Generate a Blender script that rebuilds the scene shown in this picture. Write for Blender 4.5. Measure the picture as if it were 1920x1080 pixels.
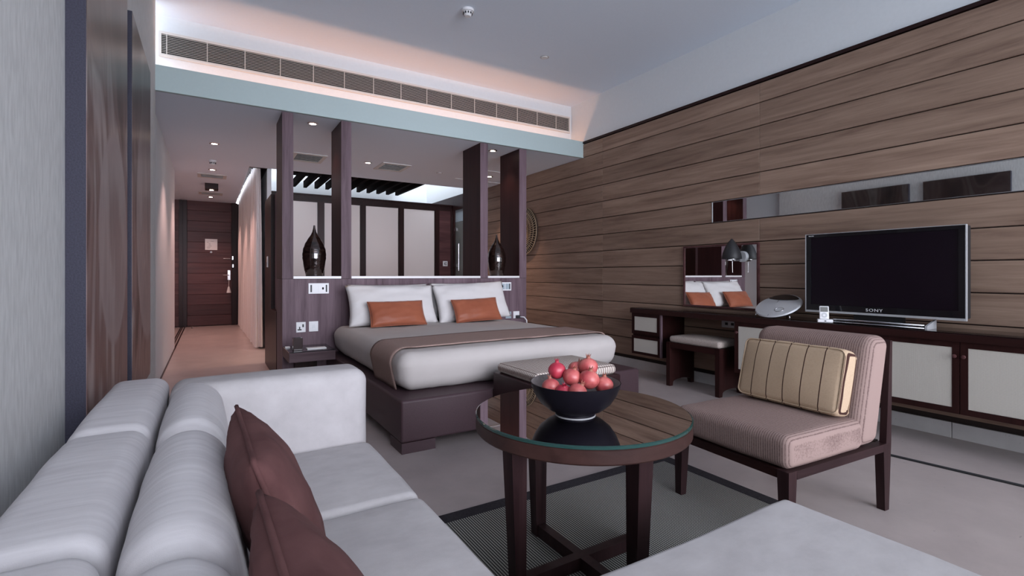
import bpy, math, random
from math import pi, sin, cos, radians
from mathutils import Vector, Matrix, noise

# ------------------------------------------------------------------ reset
for o in list(bpy.data.objects):
    bpy.data.objects.remove(o, do_unlink=True)
SC = bpy.context.scene
COL = SC.collection
random.seed(7)

# ------------------------------------------------------------------ camera
HEYE = 1.12
cam_d = bpy.data.cameras.new('camera')
cam = bpy.data.objects.new('camera', cam_d)
COL.objects.link(cam)
cam.location = (0, 0, HEYE)
cam.rotation_euler = (pi / 2, 0, -math.atan(567 / 925.0))
cam_d.sensor_width = 36.0
cam_d.lens = 925 / 1920 * 36.0
cam_d.shift_y = -25 / 1920
cam_d.clip_start = 0.02
SC.camera = cam

# ------------------------------------------------------------------ world + exposure
W = bpy.data.worlds.new('sky'); SC.world = W
W.use_nodes = True
bg = W.node_tree.nodes['Background']
bg.inputs['Color'].default_value = (0.86, 0.92, 1.0, 1)
bg.inputs['Strength'].default_value = 0.68
vs = SC.view_settings
vs.view_transform = 'Standard'; vs.look = 'None'; vs.gamma = 1.0
vs.use_curve_mapping = False
vs.exposure = 2.3

def area_light(name, loc, rot, sx, sy, energy, color, parent=None, portal=False):
    d = bpy.data.lights.new(name, 'AREA'); d.shape = 'RECTANGLE'
    d.size = sx; d.size_y = sy; d.energy = energy; d.color = color
    o = bpy.data.objects.new(name, d); COL.objects.link(o)
    o.location = loc; o.rotation_euler = rot
    if portal: d.cycles.is_portal = True
    if parent: o.parent = parent
    return o

# daylight through the glazed terrace front behind the camera: bright hazy horizon + sky
sun_d = bpy.data.lights.new('hazy_horizon_light', 'SUN'); sun_d.energy = 0.92; sun_d.angle = radians(45); sun_d.color = (0.86, 0.87, 1.0)
sun = bpy.data.objects.new('hazy_horizon_light', sun_d); COL.objects.link(sun)
sun.rotation_euler = Vector((0.03, 1.0, -0.14)).to_track_quat('-Z', 'Y').to_euler()
# warm strip lying in the cove behind the beam
area_light('cove_strip_light', (1.97, 5.36, 2.79), (pi, 0, 0), 4.6, 0.03, 1.8, (1.0, 0.47, 0.25))

# ------------------------------------------------------------------ materials
MATS = {}
def newmat(name):
    m = bpy.data.materials.new(name); m.use_nodes = True
    MATS[name] = m
    return m, m.node_tree.nodes, m.node_tree.links, m.node_tree.nodes['Principled BSDF']

def c4(c): return (c[0], c[1], c[2], 1)
def srgb(r, g, b):
    f = lambda v: ((v / 255 + 0.055) / 1.055) ** 2.4 if v / 255 > 0.04045 else v / 255 / 12.92
    return (f(r), f(g), f(b))

def plain(name, col, rough=0.5, metal=0.0, spec=0.5, coat=0.0, emit=None, es=0.0):
    m, N, L, B = newmat(name)
    B.inputs['Base Color'].default_value = c4(col)
    B.inputs['Roughness'].default_value = rough
    B.inputs['Metallic'].default_value = metal
    B.inputs['Specular IOR Level'].default_value = spec
    if coat: B.inputs['Coat Weight'].default_value = coat
    if emit:
        B.inputs['Emission Color'].default_value = c4(emit)
        B.inputs['Emission Strength'].default_value = es
    return m

def coords(N, L, scale, rnd=True, rot=(0, 0, 0)):
    tc = N.new('ShaderNodeTexCoord')
    mp = N.new('ShaderNodeMapping'); mp.inputs['Scale'].default_value = scale
    mp.inputs['Rotation'].default_value = rot
    if rnd:
        oi = N.new('ShaderNodeObjectInfo')
        mm = N.new('ShaderNodeVectorMath'); mm.operation = 'SCALE'
        cb = N.new('ShaderNodeCombineXYZ')
        for k, f in enumerate((17.0, 31.0, 23.0)):
            ml = N.new('ShaderNodeMath'); ml.operation = 'MULTIPLY'; ml.inputs[1].default_value = f
            L.new(oi.outputs['Random'], ml.inputs[0]); L.new(ml.outputs[0], cb.inputs[k])
        ad = N.new('ShaderNodeVectorMath'); ad.operation = 'ADD'
        L.new(tc.outputs['Object'], ad.inputs[0]); L.new(cb.outputs[0], ad.inputs[1])
        L.new(ad.outputs[0], mp.inputs['Vector'])
    else:
        L.new(tc.outputs['Object'], mp.inputs['Vector'])
    return mp

def ramp(N, stops):
    r = N.new('ShaderNodeValToRGB')
    e = r.color_ramp.elements
    e[0].position = stops[0][0]; e[0].color = c4(stops[0][1])
    e[1].position = stops[-1][0]; e[1].color = c4(stops[-1][1])
    for p, c in stops[1:-1]:
        k = e.new(p); k.color = c4(c)
    return r

def wood(name, dark, light, axis='Y', sc=1.0, rough=0.45, coat=0.0, bump=0.12, spec=0.16):
    m, N, L, B = newmat(name)
    s = [26 * sc] * 3; s['XYZ'.index(axis)] = 1.5 * sc
    mp = coords(N, L, s)
    n1 = N.new('ShaderNodeTexNoise'); n1.inputs['Scale'].default_value = 1.0
    n1.inputs['Detail'].default_value = 8; n1.inputs['Roughness'].default_value = 0.68
    n1.inputs['Distortion'].default_value = 0.6
    L.new(mp.outputs[0], n1.inputs['Vector'])
    s2 = [5 * sc] * 3; s2['XYZ'.index(axis)] = 0.5 * sc
    mp2 = coords(N, L, s2)
    n2 = N.new('ShaderNodeTexNoise'); n2.inputs['Scale'].default_value = 1.0
    n2.inputs['Detail'].default_value = 3; n2.inputs['Distortion'].default_value = 1.2
    L.new(mp2.outputs[0], n2.inputs['Vector'])
    mx = N.new('ShaderNodeMath'); mx.operation = 'MULTIPLY_ADD'
    mx.inputs[1].default_value = 0.45
    ad = N.new('ShaderNodeMath'); ad.operation = 'MULTIPLY'; ad.inputs[1].default_value = 0.6
    L.new(n1.outputs['Fac'], ad.inputs[0])
    L.new(n2.outputs['Fac'], mx.inputs[0]); L.new(ad.outputs[0], mx.inputs[2])
    mid = tuple((a + b) / 2 for a, b in zip(dark, light))
    r = ramp(N, [(0.34, dark), (0.5, mid), (0.68, light)])
    L.new(mx.outputs[0], r.inputs[0])
    # every board a little lighter or darker
    oi = N.new('ShaderNodeObjectInfo')
    mr = N.new('ShaderNodeMapRange'); mr.inputs['To Min'].default_value = 0.9; mr.inputs['To Max'].default_value = 1.1
    L.new(oi.outputs['Random'], mr.inputs['Value'])
    vm = N.new('ShaderNodeVectorMath'); vm.operation = 'SCALE'
    L.new(r.outputs[0], vm.inputs[0]); L.new(mr.outputs[0], vm.inputs['Scale'])
    L.new(vm.outputs[0], B.inputs['Base Color'])
    B.inputs['Roughness'].default_value = rough
    B.inputs['Specular IOR Level'].default_value = spec
    if coat: B.inputs['Coat Weight'].default_value = coat; B.inputs['Coat Roughness'].default_value = 0.08
    b = N.new('ShaderNodeBump'); b.inputs['Strength'].default_value = bump; b.inputs['Distance'].default_value = 0.004
    L.new(n1.outputs['Fac'], b.inputs['Height']); L.new(b.outputs[0], B.inputs['Normal'])
    return m

def fabric(name, dark, light, scale=(60, 8, 60), weave=900, rough=0.9, bump=0.25, sheen=0.0):
    m, N, L, B = newmat(name)
    mp = coords(N, L, scale)
    n = N.new('ShaderNodeTexNoise'); n.inputs['Scale'].default_value = 1.0
    n.inputs['Detail'].default_value = 6; n.inputs['Roughness'].default_value = 0.6
    L.new(mp.outputs[0], n.inputs['Vector'])
    r = ramp(N, [(0.32, dark), (0.68, light)]); L.new(n.outputs['Fac'], r.inputs[0])
    L.new(r.outputs[0], B.inputs['Base Color'])
    mp2 = coords(N, L, (1, 1, 1), rnd=False)
    n2 = N.new('ShaderNodeTexNoise'); n2.inputs['Scale'].default_value = weave; n2.inputs['Detail'].default_value = 1
    L.new(mp2.outputs[0], n2.inputs['Vector'])
    b = N.new('ShaderNodeBump'); b.inputs['Strength'].default_value = bump; b.inputs['Distance'].default_value = 0.002
    L.new(n2.outputs['Fac'], b.inputs['Height']); L.new(b.outputs[0], B.inputs['Normal'])
    B.inputs['Roughness'].default_value = rough
    B.inputs['Specular IOR Level'].default_value = 0.2
    B.inputs['Sheen Weight'].default_value = sheen
    return m

def striped(name, base, line, axis='Y', freq=90.0, thr=0.5, noise_amt=0.25, rough=0.9, second=None):
    """fine woven lines that repeat along one object axis"""
    m, N, L, B = newmat(name)
    tc = N.new('ShaderNodeTexCoord'); sp = N.new('ShaderNodeSeparateXYZ')
    L.new(tc.outputs['Object'], sp.inputs[0])
    def tri(out, f):
        a = N.new('ShaderNodeMath'); a.operation = 'MULTIPLY'; a.inputs[1].default_value = f
        L.new(out, a.inputs[0])
        p = N.new('ShaderNodeMath'); p.operation = 'PINGPONG'; p.inputs[1].default_value = 0.5
        L.new(a.outputs[0], p.inputs[0]); return p.outputs[0]
    t = tri(sp.outputs['XYZ'.index(axis)], freq)
    n = N.new('ShaderNodeTexNoise'); n.inputs['Scale'].default_value = 130; n.inputs['Detail'].default_value = 3
    L.new(tc.outputs['Object'], n.inputs['Vector'])
    ma = N.new('ShaderNodeMath'); ma.operation = 'MULTIPLY_ADD'; ma.inputs[1].default_value = noise_amt
    L.new(n.outputs['Fac'], ma.inputs[0]); L.new(t, ma.inputs[2])
    r = ramp(N, [(thr * 0.5, line), (thr * 0.5 + 0.18, base)])
    L.new(ma.outputs[0], r.inputs[0])
    out = r.outputs[0]
    if second:
        ax2, f2, w2, col2 = second
        t2 = tri(sp.outputs['XYZ'.index(ax2)], f2)
        lt = N.new('ShaderNodeMath'); lt.operation = 'LESS_THAN'; lt.inputs[1].default_value = w2
        L.new(t2, lt.inputs[0])
        mx = N.new('ShaderNodeMix'); mx.data_type = 'RGBA'
        mx.inputs['B'].default_value = c4(col2)
        L.new(lt.outputs[0], mx.inputs['Factor']); L.new(out, mx.inputs['A'])
        out = mx.outputs['Result']
    L.new(out, B.inputs['Base Color'])
    b = N.new('ShaderNodeBump'); b.inputs['Strength'].default_value = 0.35; b.inputs['Distance'].default_value = 0.002
    L.new(ma.outputs[0], b.inputs['Height']); L.new(b.outputs[0], B.inputs['Normal'])
    B.inputs['Roughness'].default_value = rough; B.inputs['Specular IOR Level'].default_value = 0.15
    return m

def stone(name, base, dark, rough=0.3, spec=0.5):
    m, N, L, B = newmat(name)
    mp = coords(N, L, (1, 1, 1), rnd=False)
    n = N.new('ShaderNodeTexNoise'); n.inputs['Scale'].default_value = 3.5; n.inputs['Detail'].default_value = 9
    n.inputs['Roughness'].default_value = 0.62
    L.new(mp.outputs[0], n.inputs['Vector'])
    r = ramp(N, [(0.3, tuple(x * 0.87 for x in base)), (0.7, tuple(min(1, x * 1.08) for x in base))])
    L.new(n.outputs['Fac'], r.inputs[0])
    # short fossil-like flecks
    mp2 = coords(N, L, (16, 55, 30), rnd=False, rot=(0, 0, 0.7))
    n2 = N.new('ShaderNodeTexNoise'); n2.inputs['Scale'].default_value = 1.0; n2.inputs['Detail'].default_value = 2
    n2.inputs['Distortion'].default_value = 1.5
    L.new(mp2.outputs[0], n2.inputs['Vector'])
    f = ramp(N, [(0.735, (0, 0, 0)), (0.76, (1, 1, 1))]); L.new(n2.outputs['Fac'], f.inputs[0])
    mx = N.new('ShaderNodeMix'); mx.data_type = 'RGBA'; mx.inputs['B'].default_value = c4(dark)
    ml = N.new('ShaderNodeMath'); ml.operation = 'MULTIPLY'; ml.inputs[1].default_value = 0.45
    L.new(f.outputs[0], ml.inputs[0])
    L.new(ml.outputs[0], mx.inputs['Factor']); L.new(r.outputs[0], mx.inputs['A'])
    L.new(mx.outputs['Result'], B.inputs['Base Color'])
    B.inputs['Roughness'].default_value = rough; B.inputs['Specular IOR Level'].default_value = spec
    return m

def plaster(name, col, sc=40.0, bump=0.05, rough=0.85, var=0.04, stretch=(1, 1, 1)):
    m, N, L, B = newmat(name)
    mp = coords(N, L, stretch, rnd=False)
    n = N.new('ShaderNodeTexNoise'); n.inputs['Scale'].default_value = sc; n.inputs['Detail'].default_value = 5
    L.new(mp.outputs[0], n.inputs['Vector'])
    r = ramp(N, [(0.3, tuple(x * (1 - var) for x in col)), (0.7, tuple(min(1, x * (1 + var)) for x in col))])
    L.new(n.outputs['Fac'], r.inputs[0]); L.new(r.outputs[0], B.inputs['Base Color'])
    b = N.new('ShaderNodeBump'); b.inputs['Strength'].default_value = bump; b.inputs['Distance'].default_value = 0.003
    L.new(n.outputs['Fac'], b.inputs['Height']); L.new(b.outputs[0], B.inputs['Normal'])
    B.inputs['Roughness'].default_value = rough; B.inputs['Specular IOR Level'].default_value = 0.25
    return m

M_PLASTER = plaster('white_plaster', (0.73, 0.76, 0.79), var=0.015)
M_CEIL = plaster('ceiling_paint', (0.75, 0.82, 0.92), var=0.01, bump=0.02)
M_WALLPAPER = plaster('woven_wallpaper', (0.60, 0.60, 0.60), sc=60, bump=0.3, var=0.10, stretch=(1, 1.2, 0.25))
M_STONE = stone('limestone_floor', (0.42, 0.36, 0.35), (0.11, 0.09, 0.085), rough=0.34)
M_STONE2 = stone('limestone_skirting', (0.58, 0.56, 0.56), (0.25, 0.24, 0.23), rough=0.35)
M_OAK = wood('brown_oak_planks', (0.160, 0.099, 0.074), (0.35, 0.243, 0.184), 'Y', 1.0, rough=0.5)
M_OAKDK = plain('dark_groove_backing', (0.018, 0.008, 0.006), 0.7)
M_WENGE_Z = wood('wenge_upright', (0.070, 0.042, 0.052), (0.190, 0.132, 0.155), 'Z', 0.9, rough=0.5, bump=0.2)
M_WENGE_X = wood('wenge_across', (0.046, 0.026, 0.030), (0.120, 0.080, 0.09), 'X', 0.9, rough=0.45)
M_MAHO = wood('dark_mahogany', (0.010, 0.0035, 0.0035), (0.030, 0.010, 0.009), 'Y', 0.8, rough=0.34, bump=0.05, spec=0.2)
M_MAHO_Z = wood('dark_mahogany_upright', (0.012, 0.004, 0.004), (0.034, 0.012, 0.011), 'Z', 0.8, rough=0.35, bump=0.05)
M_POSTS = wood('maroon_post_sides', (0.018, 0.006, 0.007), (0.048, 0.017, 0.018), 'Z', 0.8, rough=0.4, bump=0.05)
M_DOOR = wood('red_brown_door_boards', (0.05, 0.019, 0.020), (0.135, 0.060, 0.060), 'X', 0.8, rough=0.35, bump=0.08)
M_TABLEW = wood('dark_walnut_table', (0.012, 0.005, 0.006), (0.038, 0.019, 0.020), 'Z', 0.9, rough=0.35, bump=0.08)
M_TABLETOP = wood('dark_walnut_tabletop', (0.020, 0.009, 0.008), (0.055, 0.026, 0.022), 'X', 0.6, rough=0.4, bump=0.03)
M_LEATHER = plaster('plum_brown_leather', (0.058, 0.034, 0.040), sc=180, bump=0.12, rough=0.42, var=0.08)
M_LEATHERD = plaster('maroon_leather', (0.030, 0.012, 0.014), sc=180, bump=0.1, rough=0.4, var=0.08)
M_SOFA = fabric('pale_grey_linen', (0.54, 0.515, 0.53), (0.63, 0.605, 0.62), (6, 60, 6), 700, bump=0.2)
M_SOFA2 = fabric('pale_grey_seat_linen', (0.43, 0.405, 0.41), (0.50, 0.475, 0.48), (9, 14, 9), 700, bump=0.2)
M_BROWN = fabric('chocolate_velvet', (0.085, 0.036, 0.036), (0.135, 0.062, 0.060), (7, 7, 7), 500, bump=0.1, sheen=0.0)
M_COPPER = fabric('copper_satin', (0.27, 0.080, 0.042), (0.34, 0.108, 0.058), (4, 4, 4), 300, rough=0.42, bump=0.03, sheen=0.1)
M_LINEN = plaster('white_bed_linen', (0.64, 0.62, 0.615), sc=14, bump=0.05, var=0.012)
M_DUVET = plaster('stone_duvet', (0.47, 0.435, 0.42), sc=9, bump=0.06, var=0.02)
M_RUNNER = striped('brown_woven_runner', (0.36, 0.255, 0.225), (0.17, 0.115, 0.10), 'Y', 90, 0.45, 0.3)
M_CHAIR = striped('ribbed_taupe_fabric', (0.275, 0.195, 0.175), (0.135, 0.088, 0.082), 'Y', 95, 0.42, 0.35)
M_BENCHF = striped('basket_weave_fabric', (0.66, 0.585, 0.53), (0.26, 0.195, 0.175), 'X', 52, 0.5, 0.3, second=('Y', 55, 0.12, (0.13, 0.095, 0.085)))
M_STOOLF = fabric('flecked_taupe_fabric', (0.28, 0.225, 0.20), (0.52, 0.45, 0.41), (160, 160, 160), 300, bump=0.4)
M_STRIPEP = striped('striped_tan_fabric', (0.46, 0.34, 0.235), (0.35, 0.25, 0.165), 'Z', 210, 0.4, 0.5, second=('Y', 11.6, 0.028, (0.05, 0.022, 0.018)))
M_RUGF = striped('striped_rug_weave', (0.42, 0.42, 0.39), (0.028, 0.026, 0.028), 'X', 88, 0.45, 0.08, second=('Y', 110, 0.09, (0.06, 0.06, 0.06)))
M_RUGB = fabric('dark_rug_binding', (0.022, 0.02, 0.024), (0.04, 0.036, 0.042), (80, 80, 80), 500)
M_CANE = striped('cream_cane_panel', (0.55, 0.52, 0.47), (0.42, 0.39, 0.35), 'Y', 260, 0.3, 0.4, second=('Z', 210, 0.08, (0.45, 0.42, 0.38)))
M_FROST = plain('cream_wardrobe_panel', (0.80, 0.74, 0.72), 0.5, spec=0.2)
M_MIRROR = plain('mirror_silver', (0.86, 0.87, 0.86), 0.015, 1.0)
M_BLACK = plain('gloss_black', (0.006, 0.006, 0.008), 0.18, coat=0.3)
M_BLACKM = plain('matt_black', (0.012, 0.012, 0.014), 0.55)
M_SCREEN = plain('dark_screen', (0.006, 0.003, 0.007), 0.22, spec=0.35)
M_CHROME = plain('brushed_chrome', (0.62, 0.62, 0.64), 0.25, 1.0)
M_SILVER = plain('silver_plastic', (0.52, 0.53, 0.55), 0.4, 0.3)
M_WHITEP = plain('white_plastic', (0.78, 0.78, 0.80), 0.35)
M_SLOT = plain('socket_slot', (0.02, 0.02, 0.025), 0.5)
M_GREYP = plain('grey_blue_plastic', (0.36, 0.43, 0.48), 0.35)
M_LEDGE = plain('white_stone_ledge', (0.80, 0.78, 0.78), 0.3)
M_PAPER = plain('white_paper', (0.90, 0.90, 0.90), 0.7)
M_INK = plain('grey_ink', (0.35, 0.35, 0.36), 0.7)
M_BOWLO = plain('black_glazed_bowl', (0.007, 0.006, 0.009), 0.35, spec=0.05)
M_BOWLI = plaster('grey_bowl_inside', (0.20, 0.18, 0.18), sc=120, bump=0.1, rough=0.5, var=0.15)
M_VENT = plain('white_vent', (0.62, 0.60, 0.58), 0.5)
M_VENTD = plain('vent_dark', (0.02, 0.018, 0.018), 0.8)
M_VENTG = plain('vent_grey', (0.16, 0.15, 0.145), 0.8)
M_BULB = plain('warm_bulb', (1, 0.9, 0.8), 0.5, emit=(1.0, 0.78, 0.62), es=8)
M_WOVEN = fabric('bronze_wicker', (0.16, 0.11, 0.07), (0.42, 0.32, 0.22), (60, 60, 60), 300, rough=0.5)

def glass(name, col, rough=0.0, alpha_shadow=True):
    m, N, L, B = newmat(name)
    N.remove(B)
    out = N['Material Output']
    g = N.new('ShaderNodeBsdfGlossy'); g.inputs['Roughness'].default_value = rough
    g.inputs['Color'].default_value = (1, 1, 1, 1)
    t = N.new('ShaderNodeBsdfTransparent'); t.inputs['Color'].default_value = c4(col)
    fr = N.new('ShaderNodeFresnel'); fr.inputs['IOR'].default_value = 1.36
    mx = N.new('ShaderNodeMixShader')
    L.new(fr.outputs[0], mx.inputs[0]); L.new(t.outputs[0], mx.inputs[1]); L.new(g.outputs[0], mx.inputs[2])
    L.new(mx.outputs[0], out.inputs['Surface'])
    return m
M_GLASS = glass('clear_table_glass', (0.86, 0.93, 0.90))
M_GLASSE = plain('green_glass_edge', (0.012, 0.045, 0.040), 0.1)
M_GLASSG = plain('grey_green_shower_glass', (0.22, 0.24, 0.23), 0.12)
M_GLASSB = plain('pale_blue_glass', (0.45, 0.55, 0.62), 0.15)
M_SHEER = plaster('sheer_curtain', (0.80, 0.74, 0.73), sc=90, bump=0.05, var=0.03)
M_SHEER.node_tree.nodes['Principled BSDF'].inputs['Transmission Weight'].default_value = 0.0

def vase_mat():
    m, N, L, B = newmat('bronze_black_vase_glaze')
    mp = coords(N, L, (20, 20, 60), rnd=False)
    n = N.new('ShaderNodeTexNoise'); n.inputs['Scale'].default_value = 1.0; n.inputs['Detail'].default_value = 4
    L.new(mp.outputs[0], n.inputs['Vector'])
    r = ramp(N, [(0.4, (0.006, 0.004, 0.004)), (0.75, (0.07, 0.035, 0.028))]); L.new(n.outputs['Fac'], r.inputs[0])
    L.new(r.outputs[0], B.inputs['Base Color'])
    B.inputs['Roughness'].default_value = 0.12; B.inputs['Metallic'].default_value = 0.4; B.inputs['Coat Weight'].default_value = 1.0; B.inputs['Coat Roughness'].default_value = 0.04; B.inputs['Coat IOR'].default_value = 1.8
    b = N.new('ShaderNodeBump'); b.inputs['Strength'].default_value = 0.5; b.inputs['Distance'].default_value = 0.004
    L.new(n.outputs['Fac'], b.inputs['Height']); L.new(b.outputs[0], B.inputs['Normal'])
    return m
M_VASE = vase_mat()

def fruit_mat(name, a, b_):
    m, N, L, B = newmat(name)
    mp = coords(N, L, (1, 1, 1))
    n = N.new('ShaderNodeTexNoise'); n.inputs['Scale'].default_value = 26; n.inputs['Detail'].default_value = 6
    L.new(mp.outputs[0], n.inputs['Vector'])
    r = ramp(N, [(0.3, a), (0.72, b_)]); L.new(n.outputs['Fac'], r.inputs[0])
    L.new(r.outputs[0], B.inputs['Base Color']); B.inputs['Roughness'].default_value = 0.38
    return m
M_POM1 = fruit_mat('crimson_pomegranate', (0.36, 0.018, 0.045), (0.46, 0.05, 0.075))
M_POM2 = fruit_mat('rosy_pomegranate', (0.36, 0.045, 0.055), (0.55, 0.16, 0.14))
M_CROWN = plain('pomegranate_crown', (0.30, 0.10, 0.07), 0.6)

def art_mat(name, seed, kind):
    """blurred close-up photograph print in browns (flat print)"""
    m, N, L, B = newmat(name)
    tc = N.new('ShaderNodeTexCoord')
    mp = N.new('ShaderNodeMapping'); mp.inputs['Scale'].default_value = (1, 1.5, 0.55)
    mp.inputs['Location'].default_value = (seed, seed * 0.7, seed * 0.3)
    L.new(tc.outputs['Object'], mp.inputs['Vector'])
    w = N.new('ShaderNodeTexNoise'); w.inputs['Scale'].default_value = 1.5; w.inputs['Detail'].default_value = 2.0
    w.inputs['Distortion'].default_value = 1.6
    L.new(mp.outputs[0], w.inputs['Vector'])
    r = ramp(N, [(0.28, (0.030, 0.012, 0.012)), (0.40, (0.10, 0.05, 0.045)), (0.48, (0.21, 0.135, 0.125)),
                 (0.55, (0.13, 0.068, 0.062)), (0.64, (0.34, 0.28, 0.27)), (0.76, (0.14, 0.08, 0.075))])
    L.new(w.outputs['Fac'], r.inputs[0])
    # one large pale oval with a lit rim, like a shell seen close up
    sp = N.new('ShaderNodeVectorMath'); sp.operation = 'SUBTRACT'
    ctr, hv = ((0, 0.56, 0.82), (0, 2.7, 2.2)) if kind == 0 else ((0, 0.75, 1.0), (0, 1.7, 1.3))
    sp.inputs[1].default_value = ctr
    L.new(tc.outputs['Object'], sp.inputs[0])
    sc_ = N.new('ShaderNodeVectorMath'); sc_.operation = 'MULTIPLY'; sc_.inputs[1].default_value = hv
    L.new(sp.outputs[0], sc_.inputs[0])
    ln = N.new('ShaderNodeVectorMath'); ln.operation = 'LENGTH'; L.new(sc_.outputs[0], ln.inputs[0])
    mr = ramp(N, [(0.35, (0.45, 0.45, 0.45)), (0.80, (0.75, 0.75, 0.75)), (0.93, (1, 1, 1)), (1.0, (0, 0, 0))]); L.new(ln.outputs['Value'], mr.inputs[0])
    mx = N.new('ShaderNodeMix'); mx.data_type = 'RGBA'; mx.inputs['B'].default_value = (0.30, 0.235, 0.23, 1)
    L.new(mr.outputs[0], mx.inputs['Factor']); L.new(r.outputs[0], mx.inputs['A'])
    # the photograph's subject sits low; its upper part is near black
    sz = N.new('ShaderNodeSeparateXYZ'); L.new(tc.outputs['Object'], sz.inputs[0])
    dk = N.new('ShaderNodeMapRange'); dk.interpolation_type = 'SMOOTHSTEP'
    for k_, v_ in (('From Min', 1.15), ('From Max', 1.7), ('To Min', 1.0), ('To Max', 0.22)): dk.inputs[k_].default_value = v_
    L.new(sz.outputs['Z'], dk.inputs['Value'])
    vm = N.new('ShaderNodeVectorMath'); vm.operation = 'SCALE'
    L.new(mx.outputs['Result'], vm.inputs[0]); L.new(dk.outputs[0], vm.inputs['Scale'])
    L.new(vm.outputs[0], B.inputs['Base Color'])
    B.inputs['Roughness'].default_value = 0.35
    return m
M_ART1 = art_mat('blurred_brown_print', 3.1, 0)
M_ART2 = art_mat('blurred_dark_print', 8.7, 1)
M_ARTEDGE = plaster('slate_blue_canvas_edge', (0.036, 0.035, 0.054), sc=200, bump=0.2, rough=0.6, var=0.2)

# ------------------------------------------------------------------ geometry builder
class G:
    def __init__(s): s.v = []; s.f = []
    def add(s, vs_, fs):
        b = len(s.v); s.v += [Vector(p) for p in vs_]; s.f += [tuple(i + b for i in f) for f in fs]; return s
    def box(s, x0, x1, y0, y1, z0, z1):
        return s.add([(x0, y0, z0), (x1, y0, z0), (x1, y1, z0), (x0, y1, z0), (x0, y0, z1), (x1, y0, z1), (x1, y1, z1), (x0, y1, z1)],
                     [(0, 3, 2, 1), (4, 5, 6, 7), (0, 1, 5, 4), (1, 2, 6, 5), (2, 3, 7, 6), (3, 0, 4, 7)])
    def hexa(s, p):
        return s.add(p, [(0, 3, 2, 1), (4, 5, 6, 7), (0, 1, 5, 4), (1, 2, 6, 5), (2, 3, 7, 6), (3, 0, 4, 7)])
    def rbox(s, x0, x1, y0, y1, z0, z1, r=0.02, seg=3, res=None, crown=(0, 0, 0), wr=0.0, wsc=(6, 6, 6), fn=None):
        c = Vector(((x0 + x1) / 2, (y0 + y1) / 2, (z0 + z1) / 2))
        h = [(x1 - x0) / 2, (y1 - y0) / 2, (z1 - z0) / 2]
        r = min(r, min(h) * 0.999)
        L_ = []
        for a in range(3):
            n = max(1, int(round((2 * h[a] - 2 * r) / res))) if res else 1
            lo = [-h[a] + r * (1 - math.tan((1 - i / seg) * pi / 4)) for i in range(seg)]
            mid = [-h[a] + r + (2 * h[a] - 2 * r) * i / n for i in range(n + 1)]
            hi = [-t for t in reversed(lo)]
            L_.append(lo + mid + hi)
        idx = {}; vs_ = []; fs = []
        inner = [t - r for t in h]
        def vert(p):
            k = (round(p[0], 6), round(p[1], 6), round(p[2], 6))
            if k in idx: return idx[k]
            q = [max(-inner[a], min(inner[a], p[a])) for a in range(3)]
            d = Vector([p[a] - q[a] for a in range(3)])
            w = Vector(q)
            if d.length > 1e-9: w = w + d.normalized() * r
            u = [max(-1, min(1, w[a] / h[a])) for a in range(3)]
            for a in range(3):
                if crown[a]:
                    o1, o2 = (a + 1) % 3, (a + 2) % 3
                    w[a] += crown[a] * u[a] * (1 - u[o1] ** 2) * (1 - u[o2] ** 2)
            if wr:
                nn = noise.noise(Vector(((w[0] + c[0]) * wsc[0], (w[1] + c[1]) * wsc[1], (w[2] + c[2]) * wsc[2])))
                nrm = d.normalized() if d.length > 1e-9 else Vector((0, 0, 1))
                w = w + nrm * nn * wr
            w = w + c
            if fn: w = Vector(fn(w))
            idx[k] = len(vs_); vs_.append(w); return idx[k]
        for a in range(3):
            o1, o2 = (a + 1) % 3, (a + 2) % 3
            for sgn in (-1, 1):
                A, B_ = L_[o1], L_[o2]
                for i in range(len(A) - 1):
                    for j in range(len(B_) - 1):
                        ids = []
                        for (ii, jj) in ((i, j), (i + 1, j), (i + 1, j + 1), (i, j + 1)):
                            p = [0, 0, 0]; p[a] = sgn * h[a]; p[o1] = A[ii]; p[o2] = B_[jj]
                            ids.append(vert(p))
                        if sgn < 0: ids.reverse()
                        u_ = []
                        for t in ids:
                            if t not in u_: u_.append(t)
                        if len(u_) > 2: fs.append(tuple(u_))
        return s.add(vs_, fs)
    def lathe(s, prof, seg=32, c=(0, 0, 0), lobes=0, lobe_amp=0.0):
        vs_ = []; fs = []; n = len(prof)
        for i in range(seg):
            a = 2 * pi * i / seg
            k = 1 + lobe_amp * cos(lobes * a)
            for (r, z) in prof: vs_.append((c[0] + r * k * cos(a), c[1] + r * k * sin(a), c[2] + z))
        for i in range(seg):
            j = (i + 1) % seg
            for k in range(n - 1):
                fs.append((i * n + k, j * n + k, j * n + k + 1, i * n + k + 1))
        b = len(vs_)
        return s.add(vs_, fs)
    def tube(s, pts, r, seg=8, caps=True):
        pts = [Vector(p) for p in pts]; rs = r if isinstance(r, (list, tuple)) else [r] * len(pts)
        vs_ = []; fs = []; up = None
        for i, p in enumerate(pts):
            t = (pts[min(i + 1, len(pts) - 1)] - pts[max(i - 1, 0)]).normalized()
            if up is None:
                up = Vector((0, 0, 1)) if abs(t.z) < 0.9 else Vector((1, 0, 0))
            a = t.cross(up).normalized(); b = a.cross(t).normalized(); up = b
            for k in range(seg):
                w = 2 * pi * k / seg
                vs_.append(p + (a * cos(w) + b * sin(w)) * rs[i])
        for i in range(len(pts) - 1):
            for k in range(seg):
                k2 = (k + 1) % seg
                fs.append((i * seg + k, i * seg + k2, (i + 1) * seg + k2, (i + 1) * seg + k))
        if caps:
            fs.append(tuple(reversed(range(seg)))); fs.append(tuple((len(pts) - 1) * seg + k for k in range(seg)))
        return s.add(vs_, fs)
    def xf(s, mtx):
        s.v = [mtx @ p for p in s.v]; return s
    def fn(s, f):
        s.v = [Vector(f(p)) for p in s.v]; return s

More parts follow.
